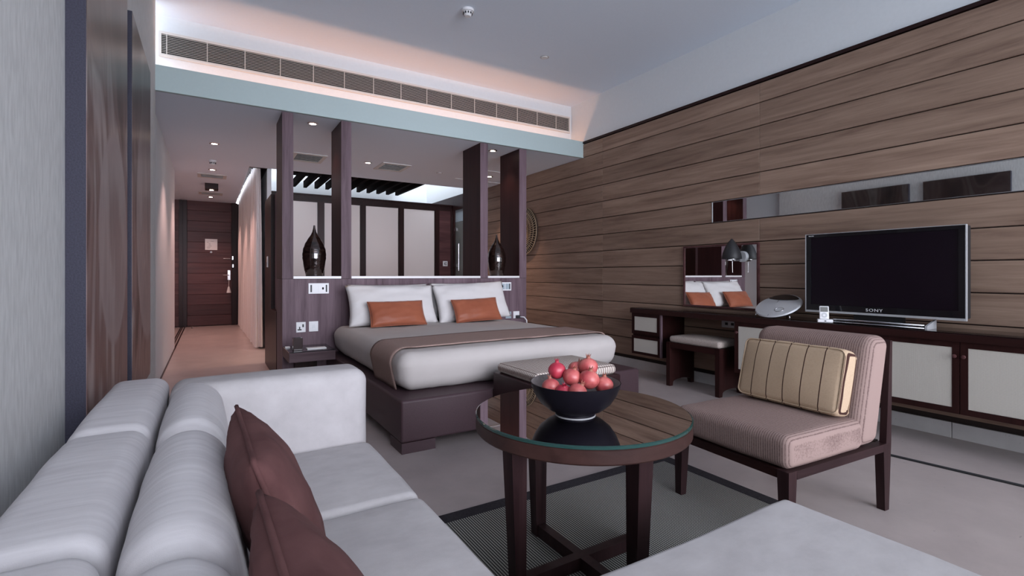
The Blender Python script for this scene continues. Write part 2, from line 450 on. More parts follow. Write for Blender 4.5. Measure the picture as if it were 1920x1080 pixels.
ORG = {}
def finish(me, smooth):
    if smooth is None: return
    if smooth is True:
        me.shade_smooth()
    else:
        me.shade_smooth()
        try: me.set_sharp_from_angle(angle=radians(smooth))
        except Exception: pass

def tag(o, label, cat, group=None, kind=None):
    if label: o['label'] = label
    if cat: o['category'] = cat
    if group: o['group'] = group
    if kind: o['kind'] = kind
    return o

def mesh(name, g, mat, smooth=None):
    me = bpy.data.meshes.new(name)
    me.from_pydata([tuple(p) for p in g.v], [], g.f); me.validate(); me.update()
    me.materials.append(mat); finish(me, smooth)
    return me

def obj(name, g, mat, parent=None, smooth=None, org=None, local=False, label=None):
    """one mesh object; geometry given in world coordinates (or, with local, in the parent's)"""
    if parent is not None:
        O = ORG.get(parent, Vector((0, 0, 0)))
    elif org is not None: O = Vector(org)
    else:
        xs = [p.x for p in g.v]; ys = [p.y for p in g.v]; zs = [p.z for p in g.v]
        O = Vector(((min(xs) + max(xs)) / 2, (min(ys) + max(ys)) / 2, min(zs)))
    if not local: g.v = [p - O for p in g.v]
    o = bpy.data.objects.new(name, mesh(name, g, mat, smooth)); COL.objects.link(o)
    ORG[o] = O
    if parent is not None: o.parent = parent
    else: o.location = O
    if label: o['label'] = label
    return o

def thing(name, label, cat, loc, rz=0, group=None, rot=None):
    o = bpy.data.objects.new(name, None); COL.objects.link(o)
    o.empty_display_size = 0.05
    o.location = loc; o.rotation_euler = rot if rot else (0, 0, rz); ORG[o] = Vector(loc)
    return tag(o, label, cat, group)

def struct(name, g, mat, parent=None, org=None, smooth=None, label=None):
    o = obj(name, g, mat, parent, smooth, org=org)
    if parent is None: o['kind'] = 'structure'
    if label: o['label'] = label
    return o

def instance(name, me, loc, parent=None, rz=0):
    o = bpy.data.objects.new(name, me); COL.objects.link(o)
    if parent is not None: o.parent = parent; o.location = Vector(loc) - ORG[parent]
    else: o.location = loc
    o.rotation_euler = (0, 0, rz); ORG[o] = Vector(loc)
    return o

def copy_tree(o, parent=None):
    c = o.copy(); COL.objects.link(c); c.parent = parent
    ORG[c] = ORG.get(o, Vector())
    for ch in list(o.children): copy_tree(ch, c)
    return c

def text_geo(body, size, depth=0.0005, spacing=1.0, sx=1.0):
    cu = bpy.data.curves.new('lettering', 'FONT'); cu.body = body; cu.size = size; cu.extrude = depth
    cu.align_x = 'CENTER'; cu.align_y = 'CENTER'; cu.space_character = spacing; cu.resolution_u = 3
    t = bpy.data.objects.new('lettering', cu); COL.objects.link(t)
    bpy.context.view_layer.update()
    me = bpy.data.meshes.new_from_object(t.evaluated_get(bpy.context.evaluated_depsgraph_get()))
    g = G(); g.v = [Vector((v.co.x * sx, v.co.y, v.co.z)) for v in me.vertices]; g.f = [tuple(p.vertices) for p in me.polygons]
    bpy.data.objects.remove(t, do_unlink=True); bpy.data.meshes.remove(me); bpy.data.curves.remove(cu)
    return g

def pillow(w, h, t, n=22, pinch=0.05, wr=0.006, seed=0.0, corner=0.0):
    """knife-edge cushion in the local XY plane, thickness along Z"""
    g = G(); vs_ = []; fs = []; ix = {}
    def P(i, j, s_):
        u = -1 + 2 * i / n; v = -1 + 2 * j / n
        u = math.copysign(abs(u) ** 0.85, u); v = math.copysign(abs(v) ** 0.85, v)
        e = max(0.0, (1 - u * u)) * max(0.0, (1 - v * v))
        x = u * w / 2 * (1 - pinch * (1 - v * v) * abs(u) ** 3)
        y = v * h / 2 * (1 - pinch * (1 - u * u) * abs(v) ** 3)
        k = e ** 0.42
        z = s_ * t / 2 * k
        if e > 0:
            z += wr * noise.noise(Vector((u * 3.1 + seed, v * 3.1 - seed, s_ * 2.0))) * min(1, k * 2)
            z += wr * 0.6 * noise.noise(Vector((u * 8 + seed, v * 8 + seed, s_ * 3.0))) * (1 - k) * 2
        return (x, y, z)
    for s_ in (1, -1):
        for i in range(n + 1):
            for j in range(n + 1):
                edge = i in (0, n) or j in (0, n)
                k = (i, j, 0 if edge else s_)
                if k not in ix: ix[k] = len(vs_); vs_.append(P(i, j, s_))
        for i in range(n):
            for j in range(n):
                q = []
                for (a, b) in ((i, j), (i + 1, j), (i + 1, j + 1), (i, j + 1)):
                    edge = a in (0, n) or b in (0, n)
                    q.append(ix[(a, b, 0 if edge else s_)])
                if s_ < 0: q.reverse()
                fs.append(tuple(q))
    return g.add(vs_, fs)

def pillow_edge(w, h, pinch, n=14):
    pts = []
    for (a, b, c, d) in ((-1, -1, 1, -1), (1, -1, 1, 1), (1, 1, -1, 1), (-1, 1, -1, -1)):
        for k in range(n):
            t = k / n; u = a + (c - a) * t; v = b + (d - b) * t
            pts.append((u * w / 2 * (1 - pinch * (1 - v * v) * abs(u) ** 3), v * h / 2 * (1 - pinch * (1 - u * u) * abs(v) ** 3), 0))
    return pts + [pts[0], pts[1]]

# ================================================================== STRUCTURE
XR = 4.345           # face of the planked wall
XLW = -0.40          # left wall of the room
ZL, ZH = 2.713, 3.5  # lower and upper ceiling
YB = 5.23            # front of the beam

struct('floor', G().box(-0.7, 4.6, -2.0, 13.0, -0.1, 0.0), M_STONE)
struct('wall_left', G().box(-0.56, XLW, -2.0, YB + 0.03, 0, 3.6), M_WALLPAPER)
struct('wall_hall', G().box(-0.62, -0.455, YB + 0.03, 9.1, 0, 2.76), M_PLASTER)
struct('wall_hall_far', G().box(-0.62, -0.53, 9.1, 12.8, 0, 2.76), M_PLASTER)

# planked wall on the right
wr = struct('wall_right', G().box(XR + 0.03, 4.55, -2.0, 11.2, 0, 4.0), M_PLASTER)
ORG[wr] = Vector(wr.location)
b_ = obj('plank_backing', G().box(XR + 0.020, XR + 0.0299, -1.98, 8.35, 0.10, 2.92), M_OAKDK, wr)
ROW = 0.2145
joints = [-1.98, 0.55, 2.70, 4.84, 6.98, 8.35]
zt = 2.93
rows = [(2.7155 + 0.004, 2.893)]
for k in range(1, 13):
    a = 2.93 - ROW * (k + 1); rows.append((max(a, 0.107) + 0.004, 2.93 - ROW * k - 0.004))
cache = {}
def plank(y0, y1, z0, z1):
    key = (round(y1 - y0, 4), round(z1 - z0, 4))
    if key not in cache:
        hy, hz = (y1 - y0) / 2, (z1 - z0) / 2; e = 0.003
        g = G()
        g.add([(0.026, -hy, -hz), (0.026, hy, -hz), (0.026, hy, hz), (0.026, -hy, hz),
               (e, -hy, -hz), (e, hy, -hz), (e, hy, hz), (e, -hy, hz),
               (0, -hy + e, -hz + e), (0, hy - e, -hz + e), (0, hy - e, hz - e), (0, -hy + e, hz - e)],
              [(0, 1, 2, 3), (0, 4, 5, 1), (1, 5, 6, 2), (2, 6, 7, 3), (3, 7, 4, 0),
               (4, 8, 9, 5), (5, 9, 10, 6), (6, 10, 11, 7), (7, 11, 8, 4), (8, 11, 10, 9)])
        cache[key] = mesh('plank', g, M_OAK)
    instance('plank', cache[key], (XR, (y0 + y1) / 2, (z0 + z1) / 2), wr)
STRIP = (-0.6, 3.207)
for (z0, z1) in rows:
    if z1 - z0 < 0.02: continue
    for i in range(len(joints) - 1):
        y0, y1 = joints[i] + 0.0006, joints[i + 1] - 0.0006
        if abs(z0 - (1.643 + 0.004)) < 0.01:
            if y1 <= STRIP[0]: plank(y0, y1, z0, z1); continue
            if y0 < STRIP[0]: plank(y0, STRIP[0], z0, z1); continue
            if y1 <= STRIP[1]: continue
            plank(max(y0, STRIP[1]), y1, z0, z1)
        else:
            plank(y0, y1, z0, z1)
obj('top_trim', G().box(XR - 0.006, XR + 0.0299, -1.98, YB - 0.002, 2.902, 2.932), M_MAHO, wr, label='dark wooden trim along the top of the planks')

bb = struct('baseboard_right', G().box(XR + 0.014, XR + 0.0299, -1.98, 8.35, 0, 0.104), M_STONE2)
ORG[bb] = Vector(bb.location)
ys = [1.31 + 1.2 * k for k in range(-2, 6)]
tile_me = mesh('stone_tile', G().rbox(0, 0.016, -0.598, 0.598, 0, 0.106, r=0.002, seg=1), M_STONE2)
for y in ys: instance('stone_tile', tile_me, (XR - 0.001, y - 0.6, 0), bb)

struct('ceiling', G().box(-0.56, 4.55, -2.0, 5.66, ZH, 3.6), M_CEIL)
struct('ceiling_low', G().box(-0.62, XR + 0.03, YB + 0.04, 8.22, ZL, 2.75), M_CEIL)
struct('ceiling_hall', G().box(-0.62, 0.50, 8.22, 12.8, ZL, 2.75), M_CEIL)
struct('trim_1', G().box(XLW, XR + 0.03, YB, YB + 0.04, ZL, 2.903).box(XLW, XR + 0.03, YB + 0.012, YB + 0.04, 2.905, 2.938), plaster('daylight_tinted_plaster', (0.45, 0.545, 0.55), var=0.01),  # white beam; teal cast of the daylight is put into its base colour
       label='white plaster beam lip hiding the cove light')
struct('wall_grille', G().box(-0.56, XR + 0.03, 5.53, 5.66, 2.75, ZH), M_PLASTER)
# hall beyond: curtain pocket, courtyard walls
struct('trim_2', G().box(0.50, 0.74, 8.30, 12.8, 2.86, 2.9).box(0.50, 0.74, 8.22, 8.30, ZL, 2.9).box(0.735, 0.74, 8.30, 12.66, 2.713, 2.86), M_MAHO)
struct('wall_court_left', G().box(0.7405, 0.80, 8.30, 12.8, 0, 3.7), M_PLASTER)
struct('wall_court_back', G().box(0.80, 4.375, 11.0, 11.1, 0, 3.7), M_PLASTER)
struct('wall_court_front', G().box(-0.62, 4.375, 8.13, 8.22, 2.751, 3.7), M_PLASTER)
struct('wall_end', G().box(-0.62, 0.7404, 12.72, 12.8, 0, 2.712), M_MAHO_Z)
# terrace front behind the camera
wb = struct('wall_terrace', G().box(-0.56, 4.55, -2.0, -1.9, 3.35, 3.6).box(-0.56, -0.42, -2.0, -1.9, 0, 3.35), M_PLASTER)
for k in range(1, 5):
    x = -0.40 + (k - 1) * 1.19
    g = G()
    for (a, b, c, d) in ((x, x + 0.06, 0, 3.35), (x + 1.13, x + 1.19, 0, 3.35), (x + 0.06, x + 1.13, 0, 0.06), (x + 0.06, x + 1.13, 3.29, 3.35)):
        g.box(a, b, -1.99, -1.93, c, d)
    struct('window_%d' % k, g, M_MAHO_Z)

# long air-conditioning grille on the wall above the beam
gr = thing('air_grille', 'long white louvred air-conditioning grille above the plaster beam', 'air grille', (1.955, 5.528, 3.12))
GX0, GX1, GZ0, GZ1 = -0.395, 4.335, 3.118, 3.338
obj('backing', G().box(GX0, GX1, 5.524, 5.5295, GZ0, GZ1), M_VENTD, gr)
g = G().box(GX0 - 0.0, GX1, 5.500, 5.5235, GZ1 - 0.018, GZ1 + 0.004).box(GX0, GX1, 5.500, 5.5235, GZ0 - 0.004, GZ0 + 0.018)
g.box(GX0, GX0 + 0.02, 5.500, 5.5235, GZ0 + 0.018, GZ1 - 0.018).box(GX1 - 0.02, GX1, 5.500, 5.5235, GZ0 + 0.018, GZ1 - 0.018)
obj('frame', g, M_VENT, gr)
nb = 12
bl = mesh('louvre', G().hexa([(GX0 + 0.02, -0.009, -0.0040), (GX1 - 0.02, -0.009, -0.0040), (GX1 - 0.02, 0.006, 0.0005), (GX0 + 0.02, 0.006, 0.0005),
                              (GX0 + 0.02, -0.009, -0.0010), (GX1 - 0.02, -0.009, -0.0010), (GX1 - 0.02, 0.006, 0.0035), (GX0 + 0.02, 0.006, 0.0035)]), M_VENT)
for k in range(nb):
    z = GZ0 + 0.018 + (GZ1 - GZ0 - 0.036) * (k + 0.5) / nb
    instance('louvre', bl, (0, 5.513, z), gr)
dv = mesh('divider', G().box(-0.003, 0.003, -0.003, 0.006, GZ0 + 0.019, GZ1 - 0.019), M_VENT)
x = GX0 + 0.06
while x < GX1 - 0.05:
    instance('divider', dv, (x, 5.504, 0), gr); x += 0.316

# ================================================================== headboard screen with four posts
Y0, Y1 = 5.27, 5.75
hb = thing('headboard_screen', 'dark wood headboard screen with four posts rising to the ceiling', 'room divider', (2.02, 5.5, 0))
obj('headboard_panel', G().box(0.605, 3.443, Y0, Y1, 0, 1.076), M_WENGE_Z, hb)
obj('groove_strip', G().box(0.609, 3.439, Y0 + 0.004, Y1 - 0.004, 1.076, 1.080), M_OAKDK, hb)
posts = [(0.603, 0.703), (1.160, 1.262), (2.783, 2.885), (3.339, 3.445)]
for (a, b) in posts:
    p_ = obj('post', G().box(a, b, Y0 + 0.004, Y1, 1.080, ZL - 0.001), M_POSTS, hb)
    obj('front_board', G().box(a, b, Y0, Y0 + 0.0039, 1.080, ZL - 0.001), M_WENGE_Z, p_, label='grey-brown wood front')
for (a, b) in ((0.703, 1.160), (1.262, 2.783), (2.885, 3.339)):
    obj('ledge', G().box(a + 0.001, b - 0.001, Y0 - 0.004, Y1, 1.0801, 1.104), M_LEDGE, hb, label='white stone ledge between the posts')

# panel standing behind the headboard beside the hall
wp = thing('vanity_partition', 'dark wooden partition panel behind the headboard beside the hall', 'partition', (0.64, 6.4, 0))
obj('tall_panel', G().box(0.600, 0.66, 6.27, 6.98, 0, 2.045), M_MAHO_Z, wp)
obj('low_panel', G().box(0.600, 0.66, 5.752, 6.27, 0, 0.73), M_MAHO_Z, wp)
obj('slot_back', G().box(0.64, 0.66, 5.752, 6.27, 0.73, 2.045), M_WENGE_Z, wp)

# ================================================================== hall: door, mirror, curtain
dr = struct('door_1', G().box(-0.41, 0.415, 12.66, 12.70, 0.012, 2.712), M_OAKDK)
ORG[dr] = Vector(dr.location)
pl = mesh('plank', G().rbox(-0.41, 0.415, 0, 0.022, 0, 0.222, r=0.003, seg=1), M_DOOR)
for k in range(11):
    instance('plank', pl, (0, 12.638, 0.016 + 0.2268 * k), dr)
obj('top_board', G().box(-0.41, 0.415, 12.638, 12.66, 0.016 + 0.2268 * 11, 2.712), M_DOOR, dr)
obj('door_frame', G().box(0.417, 0.53, 12.60, 12.72, 0, 2.712).box(-0.483, -0.412, 12.60, 12.72, 0, 2.712), M_MAHO_Z, dr)
obj('lock_plate', G().rbox(0.340, 0.395, 12.628, 12.637, 1.00, 1.22, r=0.004, seg=1), M_CHROME, dr)
obj('handle', G().tube([(0.37, 12.637, 1.11), (0.37, 12.585, 1.11), (0.25, 12.58, 1.11)], 0.011), M_CHROME, dr)
obj('peephole', G().lathe([(0, 0), (0.02, 0), (0.022, 0.004), (0, 0.008)], 14).xf(Matrix.Translation((0.03, 12.637, 1.615)) @ Matrix.Rotation(pi / 2, 4, 'X')), M_CHROME, dr)
obj('safety_chain', G().tube([(0.26, 12.630, 1.475), (0.40, 12.630, 1.475)], 0.008).box(0.425, 0.45, 12.585, 12.60, 1.45, 1.53).box(0.43, 0.455, 12.585, 12.60, 1.28, 1.35), M_CHROME, dr)
t_ = thing('fire_notice', 'white printed notice fixed on the entrance door above the peephole', 'sign', (0.03, 12.634, 1.66))
obj('sheet', G().box(-0.085, 0.145, 12.630, 12.637, 1.66, 1.90), M_PAPER, t_)
g = G()
for k in range(7):
    w_ = random.uniform(0.03, 0.09)
    x_ = -0.06 + random.uniform(0, 0.1); z_ = 1.69 + 0.026 * k
    g.box(x_, x_ + w_, 12.6288, 12.6299, z_, z_ + 0.007)
o = obj('printed_lines', g, M_INK, t_); o['kind'] = 'stuff'
t_ = thing('door_tassel', 'pale tasselled tag hanging from the entrance door handle', 'door tag', (0.33, 12.57, 0.72))
obj('cord', G().tube([(0.365, 12.576, 1.104), (0.362, 12.574, 0.86)], 0.005), M_PAPER, t_)
obj('tassel', G().lathe([(0.008, 0.14), (0.02, 0.12), (0.045, 0.0), (0, 0)][::-1], 12, (0.362, 12.574, 0.72)), M_PAPER, t_)
tag(obj('door_stop', G().lathe([(0.022, 0), (0.022, 0.03), (0.014, 0.045), (0, 0.045)], 12, (-0.30, 12.2, 0)), M_CHROME), 'small metal door stop on the hall floor near the entrance', 'door stop')

hm = thing('hall_mirror', 'tall mirror panel lining the left side of the entrance hall', 'mirror', (-0.5, 10.86, 0))
obj('mirror_glass', G().box(-0.50, -0.484, 9.12, 12.598, 0.03, 2.70), M_MIRROR, hm)
obj('edge_trim', G().box(-0.502, -0.480, 9.101, 9.118, 0, 2.71).box(-0.502, -0.480, 9.118, 12.598, 0.0, 0.028), M_MAHO_Z, hm)
tag(obj('floor_channel', G().box(-0.46, -0.44, 5.3, 12.59, 0.0005, 0.006), M_MAHO), 'thin dark channel running along the hall floor by the left wall', 'floor channel')

# sheer curtain along the hall
g = G(); ny, nz = 260, 8
for i in range(ny + 1):
    t = i / ny; y = 8.32 + (12.35 - 8.32) * t
    xc = 0.62 - 0.06 * t
    xw = 0.028 * sin(y * 33 + 1.3 * sin(y * 3.1)) + 0.012 * sin(y * 71)
    for j in range(nz + 1):
        z = 0.02 + 2.82 * j / nz
        g.v.append(Vector((xc + xw * (1.12 - 0.3 * j / nz) + 0.004 * sin(z * 3 + y * 2), y + 0.006 * sin(z * 4 + y * 9), z)))
for i in range(ny):
    for j in range(nz):
        a = i * (nz + 1) + j; g.f.append((a, a + nz + 1, a + nz + 2, a + 1))
cu = thing('sheer_curtain', 'floor-length pale sheer curtain along the right side of the hall', 'curtain', (0.6, 10.3, 0))
obj('curtain_cloth', g, M_SHEER, cu, smooth=True)
# the leading panel, gathered straight
g = G(); n = 16
for i in range(n + 1):
    t = i / n; xx = 0.575 + 0.11 * t; yy = 8.325 - 0.03 * sin(t * pi * 3)
    for z, s_ in ((0.03, 1.0), (0.9, 0.9), (1.8, 0.75), (2.55, 0.5), (2.84, 0.35)):
        g.v.append(Vector((0.63 + (xx - 0.63) * s_, yy, z)))
for i in range(n):
    for j in range(4):
        a = i * 5 + j; g.f.append((a, a + 5, a + 6, a + 1))
obj('leading_edge', g, M_SHEER, cu, smooth=True)
obj('curtain_track', G().box(0.60, 0.64, 8.32, 12.4, 2.845, 2.859), M_BLACKM, cu)

# ================================================================== wardrobe screen and courtyard beyond the headboard
YP = 9.40
ws = thing('wardrobe_screen', 'dark framed screen with tall cream panels beyond the headboard', 'screen', (2.5, YP, 0))
obj('top_rail', G().box(0.82, 4.298, YP, YP + 0.06, 2.44, 2.535), M_MAHO, ws)
obj('top_moulding', G().box(0.82, 4.298, YP - 0.03, YP + 0.06, 2.5355, 2.56), M_MAHO, ws)
obj('bottom_rail', G().box(0.82, 4.298, YP, YP + 0.06, 0.0, 0.10), M_MAHO, ws)
st = [(0.82, 0.93), (1.672, 1.762), (2.428, 2.508), (3.168, 3.254), (3.927, 4.014), (4.27, 4.298)]
for (a, b) in st: obj('stile', G().box(a, b, YP - 0.006, YP + 0.06, 0.1005, 2.4395), M_MAHO_Z, ws)
for i in range(4):
    a, b = st[i][1], st[i + 1][0]
    obj('panel', G().box(a + 0.016, b - 0.016, YP + 0.018, YP + 0.03, 0.118, 2.422), M_FROST, ws, label='cream panel')
    obj('inner_frame', G().box(a, a + 0.015, YP + 0.004, YP + 0.05, 0.1005, 2.4395).box(b - 0.015, b, YP + 0.004, YP + 0.05, 0.1005, 2.4395)
        .box(a + 0.015, b - 0.015, YP + 0.004, YP + 0.05, 2.4235, 2.4395), M_MAHO, ws)
obj('end_panel', G().box(4.0145, 4.2695, YP + 0.01, YP + 0.05, 0.1005, 2.4395), M_DOOR, ws, label='plain red-brown end panel')

pg = thing('pergola', 'dark slatted wooden pergola over the courtyard seen above the cream panels', 'pergola', (2.1, 9.5, 2.9))
M_PERG = plain('matt_dark_pergola_wood', (0.016, 0.008, 0.008), 0.9, spec=0.05)
sl_me = mesh('slat', G().box(-0.03, 0.03, 8.23, 10.75, 2.885, 3.02), M_PERG)
xs_ = [(745 - 560) for _ in ()]
for k in range(12):
    instance('slat', sl_me, (3.56 - 0.212 * k, 0, 0), pg)
obj('cross_beam', G().box(1.15, 3.62, 8.24, 8.34, 3.021, 3.12), M_PERG, pg)
obj('cross_beam', G().box(1.15, 3.62, 9.9, 10.0, 3.021, 3.12), M_PERG, pg)

obj('cover_board', G().box(1.15, 3.62, 8.235, 10.745, 3.121, 3.14), M_PERG, pg)
sd = thing('shower_door', 'grey glass shower door in dark frame at the far right wall', 'shower door', (4.33, 8.9, 0))
obj('fascia', G().box(4.30, 4.374, 8.36, 10.99, 2.45, 2.735), M_MAHO, sd)
obj('frame', G().box(4.30, 4.374, 9.33, 9.395, 0, 2.449).box(4.30, 4.374, 8.36, 8.42, 0, 2.449), M_MAHO_Z, sd)
obj('glass_pane', G().box(4.345, 4.36, 8.42, 9.33, 0.02, 2.20), M_GLASSG, sd)
obj('top_pane', G().box(4.345, 4.36, 8.42, 9.33, 2.205, 2.448), M_GLASSB, sd)
obj('hinge', G().box(4.325, 4.344, 9.26, 9.33, 1.28, 1.34).box(4.325, 4.344, 9.26, 9.33, 2.02, 2.08), M_CHROME, sd)
obj('pull_bar', G().tube([(4.31, 9.10, 1.2), (4.31, 9.10, 1.75)], 0.012), M_CHROME, sd)

# ================================================================== wall plates
def plate(name, label, cat, x0, x1, z0, z1, mat, parts, y=5.27, group=None):
    t = thing(name, label, cat, ((x0 + x1) / 2, y - 0.004, (z0 + z1) / 2), group=group)
    obj('face_plate', G().rbox(x0, x1, y - 0.009, y - 0.0005, z0, z1, r=0.003, seg=1), mat, t)
    for (n_, a, b, c, d, m_) in parts:
        w = x1 - x0; h = z1 - z0
        obj(n_, G().box(x0 + a * w, x0 + b * w, y - 0.0125, y - 0.0091, z0 + c * h, z0 + d * h), m_, t)
    return t
plate('switch_plate', 'wide white double switch plate above the left nightstand', 'switch', 0.842, 1.037, 0.928, 1.034, M_WHITEP,
      [('rocker', 0.17, 0.46, 0.16, 0.84, M_WHITEP), ('rocker', 0.50, 0.83, 0.16, 0.84, M_WHITEP), ('gap', 0.09, 0.16, 0.16, 0.84, M_SLOT), ('gap', 0.84, 0.91, 0.16, 0.84, M_SLOT), ('keyhole', 0.66, 0.74, 0.4, 0.6, M_BLACK)])
plate('switch_plate', 'wide blue-grey double switch plate right of the bed pillows', 'switch', 3.022, 3.215, 0.922, 1.026, M_WHITEP,
      [('rocker', 0.20, 0.5, 0.16, 0.84, M_GREYP), ('rocker', 0.56, 0.83, 0.16, 0.84, M_GREYP), ('gap', 0.09, 0.16, 0.16, 0.84, M_SLOT), ('gap', 0.84, 0.91, 0.16, 0.84, M_SLOT), ('keyhole', 0.3, 0.38, 0.4, 0.65, M_BLACK)])
plate('wall_socket', 'white three-pin wall socket above the left nightstand', 'socket', 0.728, 0.816, 0.548, 0.650, M_WHITEP,
      [('pin_slot', 0.30, 0.42, 0.32, 0.55, M_SLOT), ('pin_slot', 0.14, 0.56, 0.2, 0.32, M_SLOT), ('rocker', 0.64, 0.80, 0.5, 0.78, M_SLOT)])
plate('data_socket', 'white square outlet with a round port beside the three-pin socket', 'socket', 0.846, 0.934, 0.550, 0.652, M_WHITEP,
      [('port', 0.38, 0.62, 0.36, 0.68, M_SILVER)])
plate('data_socket', 'grey square outlet low beside the right bed pillow', 'socket', 3.133, 3.215, 0.575, 0.660, M_GREYP,
      [('port', 0.40, 0.64, 0.36, 0.68, M_WHITEP)])
plate('wall_socket', 'white wall socket low at the right end of the headboard', 'socket', 3.246, 3.334, 0.572, 0.660, M_WHITEP,
      [('pin_slot', 0.40, 0.66, 0.1, 0.3, M_SLOT)])
plate('wall_switch', 'small white two-row switch on the end panel of the wardrobe screen', 'switch', 4.095, 4.20, 1.295, 1.40, M_WHITEP,
      [('rocker', 0.30, 0.44, 0.25, 0.75, M_SLOT), ('rocker', 0.56, 0.72, 0.2, 0.45, M_SLOT), ('rocker', 0.56, 0.72, 0.55, 0.8, M_SLOT)], y=YP + 0.01)
t_ = thing('thermostat', 'small white control on the partition beside the hall', 'switch', (0.595, 6.62, 1.25))
obj('body', G().rbox(0.590, 0.5995, 6.58, 6.68, 1.21, 1.34, r=0.003, seg=1), M_WHITEP, t_)
obj('button', G().box(0.5885, 0.5899, 6.60, 6.66, 1.23, 1.27), M_GREYP, t_)

# ================================================================== ceiling fittings
def downlight(x, y, z, label, energy, color=(1.0, 0.66, 0.48), angle=95, r=0.045):
    t = thing('downlight', label, 'downlight', (x, y, z - 0.006), group='recessed downlights')
    obj('trim_ring', G().lathe([(r * 0.72, -0.006), (r, -0.006), (r + 0.012, -0.0005), (r * 0.72, -0.0005), (r * 0.72, -0.006)], 24, (x, y, z)), M_CHROME, t, smooth=30)
    obj('bulb', G().lathe([(0, -0.003), (r * 0.7, -0.003), (r * 0.7, -0.0006), (0, -0.0006)], 20, (x, y, z)), M_BULB, t)
    d = bpy.data.lights.new('spot', 'SPOT'); d.energy = energy; d.color = color
    d.spot_size = radians(angle); d.spot_blend = 0.7; d.shadow_soft_size = 0.04
    o = bpy.data.objects.new('spot', d); COL.objects.link(o); o.parent = t; o.location = (0, 0, -0.012)
    return t
WARM = (1.0, 0.58, 0.50)
downlight(0.05, 7.0, ZL, 'nearest lit downlight in the entrance hall ceiling', 13, WARM)
downlight(0.038, 8.75, ZL, 'lit downlight between the smoke alarm and first vent in the hall', 13, WARM)
downlight(0.03, 10.18, ZL - 0.10, 'lit downlight in a square dark housing in the hall ceiling', 13, WARM)
downlight(0.019, 11.83, ZL, 'farthest lit downlight by the entrance door', 13, WARM)
downlight(0.928, 5.53, ZL, 'lit downlight between the two left headboard posts', 3)
downlight(1.921, 7.05, ZL, 'lit downlight beside the vent behind the middle of the headboard', 30)
downlight(3.101, 5.53, ZL, 'lit downlight between the two right headboard posts', 3)
downlight(3.875, 7.02, ZL, 'farthest right downlight near the planked wall', 20)
tag(obj('light_housing', G().box(-0.07, 0.13, 10.06, 10.30, ZL - 0.098, ZL - 0.001), M_MAHO), 'square dark box housing in the hall ceiling', 'light housing')

def vent(x, y, label, sx=0.40, sy=0.36):
    t = thing('ceiling_vent', label, 'vent', (x, y, ZL - 0.012), group='square ceiling vents')
    z0, z1 = ZL - 0.012, ZL - 0.0005
    w = 0.05
    obj('frame', G().box(x - sx / 2, x + sx / 2, y - sy / 2, y - sy / 2 + w, z0, z1).box(x - sx / 2, x + sx / 2, y + sy / 2 - w, y + sy / 2, z0, z1)
        .box(x - sx / 2, x - sx / 2 + w, y - sy / 2 + w, y + sy / 2 - w, z0, z1).box(x + sx / 2 - w, x + sx / 2, y - sy / 2 + w, y + sy / 2 - w, z0, z1), M_VENT, t)
    obj('opening', G().box(x - sx / 2 + w, x + sx / 2 - w, y - sy / 2 + w, y + sy / 2 - w, ZL - 0.002, ZL - 0.0006), M_VENTG, t)
    n_ = 6
    for k in range(n_):
        yy = y - sy / 2 + w + (sy - 2 * w) * (k + 0.5) / n_
        obj('blade', G().hexa([(x - sx / 2 + w, yy - 0.014, z0 - 0.004), (x + sx / 2 - w, yy - 0.014, z0 - 0.004), (x + sx / 2 - w, yy + 0.01, z1 - 0.003), (x - sx / 2 + w, yy + 0.01, z1 - 0.003),
                               (x - sx / 2 + w, yy - 0.014, z0 - 0.001), (x + sx / 2 - w, yy - 0.014, z0 - 0.001), (x + sx / 2 - w, yy + 0.01, z1 - 0.001), (x - sx / 2 + w, yy + 0.01, z1 - 0.001)]), M_VENT, t)
    return t
vent(0.035, 9.30, 'nearer square white vent in the entrance hall ceiling')
vent(0.018, 11.30, 'farther square white vent by the entrance door')
vent(1.14, 7.17, 'white ceiling vent seen between the two left posts', 0.42, 0.50)
vent(2.30, 7.14, 'white ceiling vent behind the middle opening of the headboard', 0.42, 0.50)

def smoke(x, y, z, label, r=0.055):
    t = thing('smoke_detector', label, 'smoke detector', (x, y, z - 0.06), group='round white smoke detectors')
    obj('base', G().lathe([(0, -0.024), (r, -0.024), (r, -0.0005), (0, -0.0005)], 28, (x, y, z)), M_WHITEP, t, smooth=30)
    obj('sensor_head', G().lathe([(0, -0.062), (r * 0.45, -0.062), (r * 0.62, -0.05), (r * 0.8, -0.0245), (0, -0.0245)], 28, (x, y, z)), M_WHITEP, t, smooth=30)
    sl = mesh('slot', G().box(r * 0.60, r * 0.78, -0.006, 0.006, -0.046, -0.03), M_SLOT)
    for k in range(10): instance('slot', sl, (x, y, z), t, rz=2 * pi * k / 10)
smoke(1.976, 3.984, ZH, 'round white smoke detector on the high ceiling')
smoke(0.038, 8.05, ZL, 'round white smoke detector in the entrance hall ceiling', 0.05)
def disc(x, y, z, label):
    t = thing('sprinkler_cover', label, 'sprinkler cover', (x, y, z - 0.01))
    obj('rim', G().lathe([(0.036, -0.004), (0.050, -0.004), (0.050, -0.0005), (0.036, -0.0005), (0.036, -0.004)], 28, (x, y, z)), M_SILVER, t, smooth=30)
    obj('cap', G().lathe([(0, -0.010), (0.034, -0.010), (0.034, -0.0005), (0, -0.0005)], 28, (x, y, z)), M_WHITEP, t, smooth=30)
disc(3.123, 4.414, ZH, 'flat round sprinkler cover on the high ceiling')
disc(3.065, 7.17, ZL, 'flat round sprinkler cover in the low ceiling behind the headboard')
